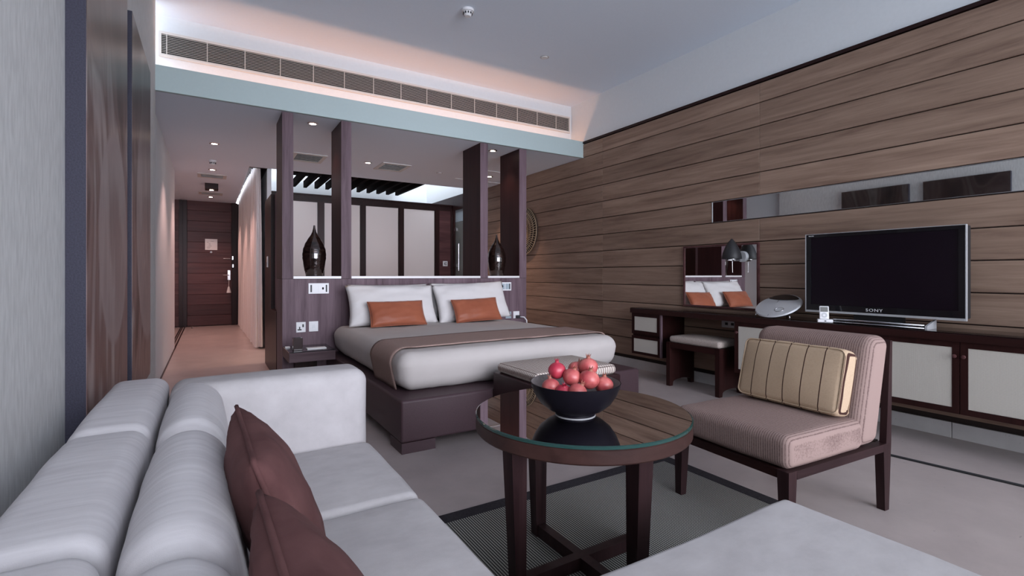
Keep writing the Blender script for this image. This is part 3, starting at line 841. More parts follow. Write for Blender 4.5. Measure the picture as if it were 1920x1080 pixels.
for k, (y, lab) in enumerate(((6.635, 'nearer thin white strip across the low ceiling by the right post'), (7.435, 'farther thin white strip across the low ceiling by the right post'))):
    tag(obj('ceiling_strip', G().box(3.45, XR - 0.002, y - 0.012, y + 0.012, ZL - 0.008, ZL - 0.0005), M_WHITEP), lab, 'ceiling strip', 'thin ceiling strips')

# ================================================================== art on the left wall
def art(label, y0, y1, mat, lab2):
    t = thing('canvas_print', label, 'picture', (XLW + 0.03, y0, 0.45))
    obj('stretcher', G().box(XLW + 0.0005, XLW + 0.053, y0, y1, 0.45, 2.50), M_ARTEDGE, t)
    obj('print', G().box(XLW + 0.0531, XLW + 0.055, y0, y1, 0.45, 2.50), mat, t, label=lab2)
art('tall canvas with blurred brown print, the nearer on the left wall', 2.12, 3.06, M_ART1, 'blurred brown print')
art('tall canvas with blurred dark print, the farther on the left wall', 3.24, 4.17, M_ART2, 'blurred dark print')

# ================================================================== mirrors on the planked wall
t = thing('strip_mirror', 'long narrow mirror strip set into the planked wall above the television', 'mirror', (XR, 1.3, 1.643))
obj('mirror_glass', G().box(XR + 0.004, XR + 0.019, STRIP[0] + 0.004, STRIP[1] - 0.004, 1.651, 1.850), M_MIRROR, t)
obj('rim', G().box(XR - 0.003, XR + 0.019, STRIP[0], STRIP[1], 1.6465, 1.6505).box(XR - 0.003, XR + 0.019, STRIP[0], STRIP[1], 1.8505, 1.8545)
    .box(XR - 0.003, XR + 0.019, STRIP[1] - 0.0035, STRIP[1], 1.6506, 1.8504), M_CHROME, t)
MY0, MY1, MZ0, MZ1 = 2.695, 3.545, 0.786, 1.42
t = thing('desk_mirror', 'square wall mirror with thin dark frame above the desk', 'mirror', (XR - 0.01, 3.12, MZ0))
obj('mirror_glass', G().box(XR - 0.016, XR - 0.002, MY0 + 0.018, MY1 - 0.018, MZ0 + 0.018, MZ1 - 0.018), M_MIRROR, t)
g = G()
for (a, b, c, d) in ((MY0, MY1, MZ0, MZ0 + 0.018), (MY0, MY1, MZ1 - 0.018, MZ1), (MY0, MY0 + 0.018, MZ0 + 0.018, MZ1 - 0.018), (MY1 - 0.018, MY1, MZ0 + 0.018, MZ1 - 0.018)):
    g.box(XR - 0.024, XR - 0.001, a, b, c, d)
obj('frame', g, M_DOOR, t)

# woven disc
t = thing('woven_disc', 'large round woven wall disc partly hidden by the right post', 'wall decoration', (XR - 0.04, 6.62, 1.82))
R_ = 0.385; dc = Vector((XR - 0.02, 6.70, 1.815))
g = G().lathe([(0, 0.055), (0.06, 0.05), (R_ * 0.6, 0.032), (R_, 0.0), (R_, -0.012), (0, -0.012)][::-1], 48)
RY = Matrix.Translation(dc) @ Matrix.Rotation(-pi / 2, 4, 'Y')
obj('bowl', g.xf(RY), M_OAKDK, t, smooth=40)
rib = G()
for k in range(56):
    a = 2 * pi * k / 56
    rib.tube([(0.05 * cos(a), 0.05 * sin(a), 0.056), (R_ * 0.6 * cos(a + 0.06), R_ * 0.6 * sin(a + 0.06), 0.038), (R_ * cos(a + 0.16), R_ * sin(a + 0.16), 0.006)], [0.003, 0.005, 0.006], 5)
o = obj('spiral_ribs', rib.xf(RY), M_WOVEN, t, smooth=True)
ring = G()
for rr in (0.1, 0.17, 0.24, 0.31, R_):
    ring.tube([(rr * cos(2 * pi * k / 40), rr * sin(2 * pi * k / 40), 0.05 - 0.047 * max(0, (rr - 0.06)) / R_) for k in range(41)], 0.006 if rr < R_ else 0.010, 5, caps=False)
obj('woven_rings', ring.xf(RY), M_WOVEN, t, smooth=True)

# ================================================================== desk run under the planked wall
DX, DZ = 3.965, 0.756
t = thing('writing_desk', 'long dark wood desk slab running along the planked wall', 'desk', (4.15, 1.68, 0.70))
obj('slab', G().rbox(DX, XR - 0.001, -0.6, 3.972, 0.702, 0.749, r=0.002, seg=1), M_MAHO, t)
obj('glass_sheet', G().rbox(DX + 0.004, XR - 0.002, -0.596, 3.968, 0.7495, DZ, r=0.001, seg=1), plain('dark_glossy_glass', (0.012, 0.005, 0.005), 0.08), t)

def cane_front(parent, y0, y1, z0, z1, m, name, knob=None):
    """framed front with a sunken cane panel"""
    x0 = DX + 0.02
    g = G().box(x0, x0 + 0.02, y0, y1, z0, z0 + m).box(x0, x0 + 0.02, y0, y1, z1 - m, z1).box(x0, x0 + 0.02, y0, y0 + m, z0 + m, z1 - m).box(x0, x0 + 0.02, y1 - m, y1, z0 + m, z1 - m)
    d = obj(name, g, M_MAHO_Z, parent)
    obj('cane_panel', G().box(x0 + 0.003, x0 + 0.015, y0 + m + 0.0005, y1 - m - 0.0005, z0 + m + 0.0005, z1 - m - 0.0005), M_CANE, d, label='cream woven panel')
    if knob is not None:
        obj('knob', G().lathe([(0.006, 0), (0.006, 0.012), (0.012, 0.018), (0.010, 0.026), (0, 0.028)], 14).xf(Matrix.Translation((x0, knob, 0.611)) @ Matrix.Rotation(-pi / 2, 4, 'Y')), M_DOOR, d, smooth=40)
    return d
t = thing('drawer_unit', 'wall-hung drawer unit with two cream panelled drawers under the desk', 'drawers', (4.15, 3.76, 0.25))
obj('body', G().box(DX + 0.042, XR - 0.002, 3.547, 3.965, 0.252, 0.7015), M_MAHO, t)
cane_front(t, 3.566, 3.963, 0.474, 0.701, 0.038, 'drawer')
cane_front(t, 3.566, 3.963, 0.254, 0.452, 0.028, 'drawer')
obj('edge_strip', G().box(DX + 0.02, DX + 0.041, 3.547, 3.5645, 0.254, 0.701), M_WENGE_Z, t)
def cabinet(label, ya, yb, yc, k1, k2):
    t = thing('wall_cabinet', label, 'cabinet', (4.15, (ya + yc) / 2, 0.247))
    obj('body', G().box(DX + 0.041, XR - 0.002, ya, yc, 0.247, 0.7015), M_MAHO, t)
    cane_front(t, ya + 0.001, yb - 0.002, 0.249, 0.701, 0.037, 'door', k1)
    cane_front(t, yb + 0.002, yc - 0.001, 0.249, 0.701, 0.037, 'door', k2)
cabinet('wall-hung cabinet with cream panelled doors directly behind the lounge chair', 1.163, 1.94, 2.712, 1.184, 2.68)
cabinet('wall-hung cabinet with cream panelled doors at the right edge', -0.39, 0.386, 1.161, 0.366, 1.140)
t = thing('wall_socket', 'grey double wall socket under the desk beside the cabinet', 'socket', (XR, 3.0, 0.6))
obj('face_plate', G().rbox(XR - 0.010, XR - 0.0005, 2.93, 3.09, 0.60, 0.68, r=0.003, seg=1), M_SILVER, t)
obj('pin_slot', G().box(XR - 0.012, XR - 0.0101, 3.02, 3.05, 0.625, 0.65).box(XR - 0.012, XR - 0.0101, 2.955, 2.985, 0.625, 0.65), M_SLOT, t)

# stool pushed under the desk
t = thing('vanity_stool', 'dark wood stool with flecked taupe cushion under the desk', 'stool', (4.1, 3.14, 0))
SX0, SX1, SY0, SY1 = 3.945, 4.315, 2.835, 3.445
def stool_leg(y0, y1):
    g = G(); n_ = 10
    prof = [(SX0, 0), (SX0 + 0.045, 0), (SX0 + 0.05, 0.035)]
    for k in range(n_ + 1):
        a = pi * k / n_
        prof.append(((SX0 + SX1) / 2 - ((SX1 - SX0) / 2 - 0.05) * cos(a), 0.035 + 0.03 * sin(a)))
    prof += [(SX1 - 0.05, 0.035), (SX1 - 0.045, 0), (SX1, 0), (SX1, 0.442), (SX0, 0.442)]
    m_ = len(prof)
    vs_ = [(x, y0, z) for x, z in prof] + [(x, y1, z) for x, z in prof]
    fs = [tuple(range(m_)), tuple(reversed(range(m_, 2 * m_)))] + [(i, i + m_, (i + 1) % m_ + m_, (i + 1) % m_) for i in range(m_)]
    return g.add(vs_, fs)
obj('side_panel', stool_leg(SY0, SY0 + 0.045), M_MAHO_Z, t)
obj('side_panel', stool_leg(SY1 - 0.045, SY1), M_MAHO_Z, t)
obj('apron', G().box(SX0 + 0.003, SX0 + 0.025, SY0 + 0.046, SY1 - 0.046, 0.385, 0.441), M_MAHO, t)
obj('apron', G().box(SX1 - 0.025, SX1 - 0.003, SY0 + 0.046, SY1 - 0.046, 0.385, 0.441), M_MAHO, t)
obj('cushion', G().rbox(SX0 + 0.002, SX1 - 0.002, SY0 + 0.004, SY1 - 0.03, 0.443, 0.505, r=0.025, res=0.06, crown=(0, 0, 0.018)), M_STOOLF, t, smooth=True)

# ---------------------------------------------------------------- things on the desk
TX, TY0, TY1, TZ0, TZ1 = 4.12, 1.1665, 2.168, 0.822, 1.444
t = thing('television', 'flat black television with silver edges standing on the desk', 'television', (4.17, 1.67, DZ))
obj('cabinet_shell', G().rbox(TX + 0.012, TX + 0.085, TY0 + 0.004, TY1 - 0.004, TZ0 + 0.012, TZ1 - 0.004, r=0.008, seg=2), M_BLACKM, t)
bz = G(); m1, m2 = 0.042, 0.058
bz.box(TX, TX + 0.0118, TY0 + 0.008, TY1 - 0.008, TZ0 + 0.016, TZ0 + m2 + 0.004).box(TX, TX + 0.0118, TY0 + 0.008, TY1 - 0.008, TZ1 - 0.030, TZ1 - 0.006)
bz.box(TX, TX + 0.0118, TY0 + 0.008, TY0 + m1, TZ0 + m2 + 0.004, TZ1 - 0.030).box(TX, TX + 0.0118, TY1 - m1, TY1 - 0.008, TZ0 + m2 + 0.004, TZ1 - 0.030)
obj('bezel', bz, M_BLACK, t)
obj('screen', G().box(TX + 0.006, TX + 0.0115, TY0 + m1 + 0.0005, TY1 - m1 - 0.0005, TZ0 + m2 + 0.0045, TZ1 - 0.0305), M_SCREEN, t)
obj('silver_edge', G().box(TX - 0.002, TX + 0.018, TY0 + 0.002, TY0 + 0.0078, TZ0, TZ1).box(TX - 0.002, TX + 0.018, TY1 - 0.005, TY1, TZ0, TZ1)
    .box(TX - 0.004, TX + 0.02, TY0 + 0.0079, TY1 - 0.0051, TZ0, TZ0 + 0.0155).box(TX, TX + 0.02, TY0 + 0.0079, TY1 - 0.0051, TZ1 - 0.0035, TZ1), M_SILVER, t)
TM = Matrix(((0, 0, -1, TX - 0.0004), (-1, 0, 0, 1.683), (0, 1, 0, TZ0 + 0.037), (0, 0, 0, 1)))
obj('brand_lettering', text_geo('SONY', 0.030, 0.0004, 1.15, 1.25).xf(TM), M_WHITEP, t)
TM2 = Matrix(((0, 0, -1, TX - 0.0004), (-1, 0, 0, 2.122), (0, 1, 0, TZ1 - 0.016), (0, 0, 0, 1)))
obj('model_lettering', text_geo('BRAVIA', 0.011, 0.0004, 1.1).xf(TM2), M_WHITEP, t)
obj('neck', G().box(TX + 0.03, TX + 0.075, 1.52, 1.83, 0.7825, TZ0 + 0.012), M_BLACKM, t)
SB = 4.025
obj('stand_base', G().box(SB + 0.012, TX + 0.14, 1.365, 1.91, 0.7565, 0.782), M_BLACK, t)
obj('stand_bar', G().tube([(SB, 1.355, 0.784), (SB, 1.915, 0.784)], 0.006), M_CHROME, t, smooth=True)
obj('stand_bar', G().tube([(SB, 1.355, 0.764), (SB, 1.915, 0.764)], 0.006), M_CHROME, t, smooth=True)
obj('stand_bracket', G().hexa([(SB, 1.340, 0.7565), (TX + 0.06, 1.340, 0.7565), (TX + 0.06, 1.352, 0.7565), (SB, 1.352, 0.7565),
                               (SB, 1.340, 0.780), (TX + 0.06, 1.340, 0.818), (TX + 0.06, 1.352, 0.818), (SB, 1.352, 0.780)]), M_SILVER, t)

# round silver player
t = thing('disc_player', 'oval silver disc player with black lid standing on the desk', 'music player', (4.13, 2.399, DZ))
TL = Matrix.Translation((4.125, 2.392, 0.850)) @ Matrix.Rotation(radians(-29), 4, 'Y')
obj('base', G().lathe([(0, -0.024), (0.14, -0.022), (0.178, -0.006), (0.183, 0.004), (0, 0.004)], 48).xf(TL), M_BLACKM, t, smooth=40)
obj('top_shell', G().lathe([(0.183, 0.0042), (0.176, 0.014), (0.12, 0.022), (0, 0.026)], 48).xf(TL), M_SILVER, t, smooth=40)
g = G(); pts = []
for k in range(21):
    a = radians(-52 + 104 * k / 20); pts.append((0.166 * cos(a), 0.166 * sin(a)))
inner = [(0.06 + 0.05 * (1 - cos(radians(-70 + 140 * k / 20))) , 0.125 * sin(radians(-70 + 140 * k / 20)) / sin(radians(70)) ) for k in range(21)]
zf = lambda x, y: 0.0262 - 0.0125 * (math.hypot(x, y) / 0.176) ** 2
for (p, q) in zip(pts, inner):
    g.v.append(Vector((p[0], p[1], zf(*p) + 0.0042))); g.v.append(Vector((q[0], q[1], zf(*q) + 0.0042)))
for k in range(20): g.f.append((2 * k, 2 * k + 2, 2 * k + 3, 2 * k + 1))
obj('lid_window', g.xf(TL), M_BLACK, t)
obj('jog_ring', G().tube([(-0.085 + 0.030 * cos(2 * pi * k / 24), -0.055 + 0.036 * sin(2 * pi * k / 24), 0.0245) for k in range(25)], 0.0022, 6, caps=False).xf(TL), M_CHROME, t, smooth=True)
obj('seam', G().tube([(-0.175, 0.0, 0.0155), (0.06, 0.02, 0.0262)], 0.0012, 5).xf(TL), M_SLOT, t)
obj('foot', G().tube([(4.05, 2.26, 0.795), (4.04, 2.25, 0.757)], 0.005).tube([(4.05, 2.54, 0.795), (4.04, 2.55, 0.757)], 0.005).tube([(4.25, 2.40, 0.86), (4.27, 2.40, 0.757)], 0.005), M_CHROME, t, smooth=True)

# pocket player on its dock
t = thing('pocket_music_player', 'small white music player standing in its dock near the television', 'music player', (4.0, 1.965, DZ))
PC = Vector((4.0, 1.965, 0.781))
PM = Matrix.Translation(PC) @ Matrix.Rotation(radians(31.5 - 0), 4, 'Z') @ Matrix.Rotation(radians(12), 4, 'Y')
obj('body', G().rbox(-0.006, 0.006, -0.031, 0.031, 0, 0.100, r=0.005, seg=2).xf(PM), M_WHITEP, t, smooth=40)
obj('display', G().box(-0.0068, -0.0061, -0.025, 0.025, 0.055, 0.093).xf(PM), plain('grey_display', (0.16, 0.16, 0.15), 0.3), t)
obj('click_wheel', G().lathe([(0.008, 0), (0.020, 0), (0.020, 0.0008), (0.008, 0.0008), (0.008, 0)], 24).xf(PM @ Matrix.Translation((-0.0061, 0, 0.029)) @ Matrix.Rotation(-pi / 2, 4, 'Y')), M_SILVER, t)
t = thing('player_dock', 'white square dock under the small music player', 'dock', (4.01, 1.965, DZ))
PD = Matrix.Translation((4.01, 1.965, DZ)) @ Matrix.Rotation(radians(31.5), 4, 'Z')
obj('body', G().rbox(-0.03, 0.03, -0.05, 0.05, 0.0005, 0.024, r=0.005, seg=2).xf(PD), M_WHITEP, t, smooth=40)
obj('button', G().box(-0.0312, -0.0301, -0.006, 0.006, 0.009, 0.016).xf(PD), M_SLOT, t)

# reading lamp on the desk mirror
t = thing('reading_lamp', 'black cone reading lamp on a chrome arm fixed to the desk mirror', 'lamp', (4.22, 2.88, 1.24))
LX, LY, LZ = 4.205, 2.888, 1.268
obj('shade', G().lathe([(0.088, 0), (0.090, 0.004), (0.082, 0.05), (0.062, 0.105), (0.034, 0.155), (0.006, 0.190), (0.0, 0.191)], 4 * 9, (LX, LY, LZ)), M_BLACKM, t, smooth=40)
obj('rim', G().lathe([(0.02, -0.004), (0.05, -0.004), (0.05, -0.0003), (0.02, -0.0003), (0.02, -0.004)], 24, (LX, LY, LZ)), M_CHROME, t)
obj('arm', G().tube([(LX - 0.05, LY + 0.01, 1.258), (4.326, LY - 0.01, 1.258)], 0.011), M_CHROME, t, smooth=True)
obj('rose', G().lathe([(0, 0.0), (0.052, 0.0), (0.052, 0.014), (0.046, 0.018), (0, 0.018)], 32).xf(Matrix.Translation((4.328, LY - 0.03, 1.292)) @ Matrix.Rotation(-pi / 2, 4, 'Y')), M_SILVER, t, smooth=30)
obj('pull_cord', G().tube([(LX, LY - 0.005, 1.246), (LX, LY - 0.006, 1.20), (LX + 0.003, LY - 0.006, 1.14)], 0.0025, 6), M_CHROME, t)

# ================================================================== bed
BX0, BX1, BY0 = 1.012, 3.07, 2.965
t = thing('bed', 'wide bed on plum leather platform with stone-coloured duvet', 'bed', (2.04, 4.1, 0))
obj('platform', G().rbox(BX0, BX1, BY0, 5.268, 0.068, 0.335, r=0.018, seg=3, res=0.3), M_LEATHER, t, smooth=50)
for (a, b, c, d) in ((BX0 + 0.006, BX0 + 0.23, BY0 + 0.006, BY0 + 0.23), (BX1 - 0.23, BX1 - 0.006, BY0 + 0.006, BY0 + 0.23), (BX0 + 0.006, BX0 + 0.23, 5.0, 5.22), (BX1 - 0.23, BX1 - 0.006, 5.0, 5.22)):
    obj('foot', G().box(a, b, c, d, 0.0, 0.0675), M_LEATHER, t)
def duvet_fn(p):
    # cloth tucked in towards the bottom, softly waved
    x, y, z = p
    k = max(0.0, (0.50 - z) / 0.16)
    cx, cy = 2.03, 4.2
    x = cx + (x - cx) * (1 - 0.022 * k); y = y + (0.03 * k if y < 3.5 else 0)
    w = 0.006 * noise.noise(Vector((x * 5, y * 5, z * 3))) + 0.003 * noise.noise(Vector((x * 13, y * 13, z * 6)))
    return (x + w, y + w, z + w * 0.8)
obj('duvet', G().rbox(1.055, 2.985, 3.10, 5.20, 0.336, 0.602, r=0.095, seg=5, res=0.05, crown=(0.0, 0.0, 0.015), fn=duvet_fn), M_DUVET, t, smooth=True)
# runner lies over the duvet
g = G(); ns = 60; nyr = 12
prof = []
x0, x1, z0, z1, r = 1.046, 2.994, 0.336, 0.611, 0.10
for k in range(6): prof.append((x0 + 0.022 * 1.98 * (1 - k / 6) * 0.9, z0 + (z1 - r - z0) * k / 6))
for k in range(9): a = pi - pi / 2 * k / 8; prof.append((x0 + r + r * cos(a), z1 - r + r * sin(a)))
for k in range(1, 24): prof.append((x0 + r + (x1 - x0 - 2 * r) * k / 24, z1))
for k in range(9): a = pi / 2 - pi / 2 * k / 8; prof.append((x1 - r + r * cos(a), z1 - r + r * sin(a)))
for k in range(6): prof.append((x1 - 0.022 * 1.98 * 0.9 * (k + 1) / 6, z1 - r - (z1 - r - z0) * (k + 1) / 6))
RYa, RYb = 3.27, 3.76
for (x, z) in prof:
    u = (x - 2.03) / 0.975
    for j in range(nyr + 1):
        y = RYa + (RYb - RYa) * j / nyr
        v = (y - 4.15) / 1.05
        zz = z + (0.017 * (1 - min(1, u * u)) * (1 - v * v) if z > 0.55 else 0)
        w = 0.004 * noise.noise(Vector((x * 5, y * 5, z * 3)))
        g.v.append(Vector((x + w, y + 0.008 * noise.noise(Vector((x * 4, 1.0, z * 4))), zz + w * 0.8 + 0.002)))
for i in range(len(prof) - 1):
    for j in range(nyr):
        a = i * (nyr + 1) + j; g.f.append((a, a + nyr + 1, a + nyr + 2, a + 1))
o = tag(obj('bed_runner', g, M_RUNNER, smooth=True, org=(2.03, 3.85, 0.336)), 'brown woven runner draped across the bed', 'bed runner')
sm = o.modifiers.new('thickness', 'SOLIDIFY'); sm.thickness = 0.006; sm.offset = 1

def place(name, label, cat, w, h, th, origin, xd, yd, mat, pinch=0.05, wr=0.006, seed=0.0, group=None, piping=None, cw=None, n=22):
    xd = Vector(xd).normalized(); yd = Vector(yd); yd = (yd - xd * yd.dot(xd)).normalized(); zd = xd.cross(yd)
    m = Matrix.Identity(4)
    for i in range(3): m[i][0] = xd[i]; m[i][1] = yd[i]; m[i][2] = zd[i]; m[i][3] = origin[i]
    t = thing(name, label, cat, origin, group=group)
    obj('cover', pillow(w, h, th, n=n, pinch=pinch, wr=wr, seed=seed).xf(m), mat, t, smooth=True)
    if piping: obj('piping', G().tube(pillow_edge(w * 0.995, h * 0.995, pinch), piping, 6, caps=False).xf(m), mat, t, smooth=True)
    return t
up = (0, 0.42, 0.907)
GP = 'white bed pillows'
place('bed_pillow', 'white pillow behind the left front pillow, against the headboard', 'pillow', 0.86, 0.40, 0.16, (1.63, 5.15, 0.82), (1, 0.01, 0), (0, 0.12, 0.99), M_LINEN, 0.05, 0.014, 3.3, GP)
place('bed_pillow', 'white pillow behind the right front pillow, against the headboard', 'pillow', 0.86, 0.40, 0.16, (2.52, 5.15, 0.83), (1, -0.01, 0.01), (0, 0.12, 0.99), M_LINEN, 0.05, 0.014, 4.1, GP)
place('bed_pillow', 'front white bed pillow on the left, behind a copper cushion', 'pillow', 0.93, 0.44, 0.20, (1.61, 4.965, 0.81), (1, 0.0, -0.005), up, M_LINEN, 0.055, 0.016, 1.7, GP)
place('bed_pillow', 'front white bed pillow on the right, behind a copper cushion', 'pillow', 0.90, 0.45, 0.20, (2.52, 4.965, 0.82), (1, 0.0, 0.05), up, M_LINEN, 0.055, 0.016, 2.9, GP)
GC = 'copper satin cushions on the bed'
place('accent_cushion', 'left copper satin cushion leaning on the white pillows', 'cushion', 0.57, 0.27, 0.13, (1.585, 4.75, 0.738), (1, 0.02, 0.0), (0, 0.5, 0.866), M_COPPER, 0.05, 0.008, 5.0, GC, 0.004)
place('accent_cushion', 'right copper satin cushion leaning on the white pillows', 'cushion', 0.55, 0.27, 0.13, (2.465, 4.75, 0.741), (1, 0.0, 0.03), (0, 0.5, 0.866), M_COPPER, 0.05, 0.008, 6.4, GC, 0.004)

# bench at the foot of the bed
t = thing('bed_bench', 'dark box bench with woven cushion at the foot of the bed', 'bench', (2.0, 2.7, 0))
obj('box', G().rbox(1.66, 2.35, 2.44, 2.955, 0.0, 0.452, r=0.008, seg=2), M_LEATHERD, t, smooth=40)
obj('cushion', G().rbox(1.675, 2.335, 2.455, 2.94, 0.4525, 0.518, r=0.03, seg=4, res=0.05, crown=(0, 0, 0.018)), M_BENCHF, t, smooth=True)

# nightstands
def nightstand(x0, x1, label):
    t = thing('nightstand', label, 'nightstand', ((x0 + x1) / 2, 5.04, 0.325))
    obj('shelf_box', G().rbox(x0, x1, 4.815, 5.268, 0.325, 0.413, r=0.003, seg=1), M_WENGE_X, t)
    obj('glass_top', G().box(x0 + 0.002, x1 - 0.002, 4.818, 5.266, 0.4132, 0.420), M_BLACK, t)
    obj('bracket', G().box(x0 + 0.10, x1 - 0.10, 5.18, 5.268, 0.16, 0.3245), M_MAHO_Z, t)
nightstand(0.607, 1.008, 'floating dark wood nightstand at the left of the bed')
nightstand(3.09, 3.44, 'floating dark wood nightstand half hidden at the right of the bed')
t = thing('tissue_holder', 'small dark glossy box on the left nightstand', 'box', (0.70, 5.0, 0.42))
obj('body', G().rbox(0.655, 0.735, 4.90, 4.98, 0.4205, 0.535, r=0.004, seg=1), plain('smoky_brown_gloss', (0.05, 0.035, 0.035), 0.15), t)
obj('opening', G().box(0.668, 0.722, 4.913, 4.967, 0.5352, 0.5365), M_SLOT, t)
tag(obj('notepad', G().box(0.78, 0.95, 4.93, 5.02, 0.4203, 0.4275), M_PAPER), 'white notepad lying on the left nightstand', 'notepad')
tag(obj('place_card', G().box(0.615, 0.655, 5.12, 5.17, 0.4203, 0.432), M_PAPER), 'small white card at the back of the left nightstand', 'card')
t = thing('plug_adapter', 'white plug with lead in the right headboard socket', 'plug', (3.32, 5.24, 0.58))
obj('plug', G().rbox(3.275, 3.325, 5.215, 5.256, 0.575, 0.612, r=0.008, seg=2), M_SLOT, t)
obj('lead', G().tube([(3.32, 5.22, 0.592), (3.36, 5.19, 0.588), (3.39, 5.18, 0.55), (3.40, 5.18, 0.43)], 0.008, 8), M_WHITEP, t, smooth=True)

# vases
VP = [(0.081, 0.0), (0.086, 0.02), (0.095, 0.06), (0.108, 0.13), (0.116, 0.19), (0.117, 0.235), (0.108, 0.29), (0.088, 0.345), (0.060, 0.395), (0.036, 0.43), (0.020, 0.465), (0.011, 0.505), (0.009, 0.532), (0.0, 0.534)]
def vase(x, y, label, s=1.0):
    t = thing('vase', label, 'vase', (x, y, 1.104), group='slender black vases on the ledge')
    pr = []
    for i in range(len(VP) - 1):
        for k in range(3):
            f = k / 3; a, b = VP[i], VP[i + 1]
            pr.append(((a[0] + (b[0] - a[0]) * f) * s * (1 + 0.012 * sin(40 * (a[1] + (b[1] - a[1]) * f) * 6)), (a[1] + (b[1] - a[1]) * f)))
    pr.append((0, 0.534))
    obj('body', G().lathe(pr, 40, (x, y, 1.1045)), M_VASE, t, smooth=True)
    obj('foot_ring', G().lathe([(0.06, -0.0003), (0.084 * s, -0.0003), (0.0845 * s, 0.006), (0.06, 0.006)], 32, (x, y, 1.1045)), M_OAKDK, t)
vase(0.937, 5.50, 'tall black teardrop vase on the left ledge')
vase(3.14, 5.50, 'tall black teardrop vase with pale slashes on the right ledge', 1.02)

# ================================================================== rug, cable
t = thing('rug', 'striped grey woven rug with dark border under the round table', 'rug', (1.45, 1.3, 0))
RX0, RX1, RY0, RY1, bw = 0.62, 2.385, 0.89, 2.11, 0.075
obj('woven_field', G().box(RX0 + bw, RX1 - bw, RY0 + bw, RY1 - bw, 0.0005, 0.008), M_RUGF, t)
obj('border', G().box(RX0, RX1, RY0, RY0 + bw, 0.0005, 0.010).box(RX0, RX1, RY1 - bw, RY1, 0.0005, 0.010)
    .box(RX0, RX0 + bw, RY0 + bw, RY1 - bw, 0.0005, 0.010).box(RX1 - bw, RX1, RY0 + bw, RY1 - bw, 0.0005, 0.010), M_RUGB, t)
tag(obj('floor_cable', G().tube([(3.45, 2.35, 0.007), (3.55, 1.62, 0.007), (3.585, 1.36, 0.007), (3.62, 1.08, 0.007), (3.655, 0.80, 0.007), (3.72, 0.3, 0.007), (3.80, -0.3, 0.007)], 0.007, 8), M_BLACKM, smooth=True),
    'black cable lying on the stone floor right of the lounge chair', 'cable')

# ================================================================== round table
TCX, TCY, TR = 1.205, 1.462, 0.40
t = thing('round_table', 'round dark wood table with a glass top on four legs', 'table', (TCX, TCY, 0.01))
obj('wooden_top', G().lathe([(0, 0.545), (TR - 0.004, 0.545), (TR, 0.550), (TR, 0.590), (TR - 0.003, 0.593), (0, 0.593)], 72, (TCX, TCY, 0)), M_TABLETOP, t, smooth=30)
obj('glass_top', G().lathe([(0, 0.6055), (TR - 0.004, 0.6055)], 72, (TCX, TCY, 0)), M_GLASS, t)
obj('glass_edge', G().lathe([(TR - 0.0035, 0.6055), (TR + 0.001, 0.603), (TR + 0.001, 0.5955), (TR - 0.002, 0.5935)], 72, (TCX, TCY, 0)), M_GLASSE, t, smooth=30)
for k in range(4):
    a = k * pi / 2
    m = Matrix.Translation((TCX, TCY, 0)) @ Matrix.Rotation(a, 4, 'Z')
    obj('leg', G().hexa([(0.265, -0.024, 0.0085), (0.305, -0.024, 0.0085), (0.305, 0.024, 0.0085), (0.265, 0.024, 0.0085),
                         (0.268, -0.033, 0.5445), (0.330, -0.033, 0.5445), (0.330, 0.033, 0.5445), (0.268, 0.033, 0.5445)]).xf(m), M_TABLEW, t)
obj('cross_stretcher', G().box(TCX - 0.264, TCX + 0.264, TCY - 0.02, TCY + 0.02, 0.012, 0.058).box(TCX - 0.02, TCX + 0.02, TCY + 0.0201, TCY + 0.264, 0.012, 0.058).box(TCX - 0.02, TCX + 0.02, TCY - 0.264, TCY - 0.0201, 0.012, 0.058), M_TABLEW, t)

# bowl of pomegranates
BCX, BCY, BZ = 1.152, 1.432, 0.606
t = thing('fruit_bowl', 'wide black bowl on the round glass table', 'bowl', (BCX, BCY, BZ))
obj('outside', G().lathe([(0.06, 0.0), (0.072, 0.0), (0.073, 0.008), (0.071, 0.011), (0.100, 0.022), (0.130, 0.046), (0.150, 0.076), (0.161, 0.102), (0.166, 0.120), (0.163, 0.1205)], 56, (BCX, BCY, BZ)), M_BOWLO, t, smooth=50)
obj('inside', G().lathe([(0, 0.014), (0.07, 0.017), (0.100, 0.028), (0.126, 0.050), (0.146, 0.079), (0.157, 0.103), (0.1628, 0.1204)], 56, (BCX, BCY, BZ)), M_BOWLI, t, smooth=50)
obj('foot_line', G().lathe([(0.0725, 0.0), (0.0742, 0.0), (0.0742, 0.002), (0.0725, 0.002), (0.0725, 0.0)], 48, (BCX, BCY, BZ)), M_INK, t)
th_ = math.atan(567 / 925.0)
FV = Vector((sin(th_), cos(th_), 0)); RV = Vector((cos(th_), -sin(th_), 0))
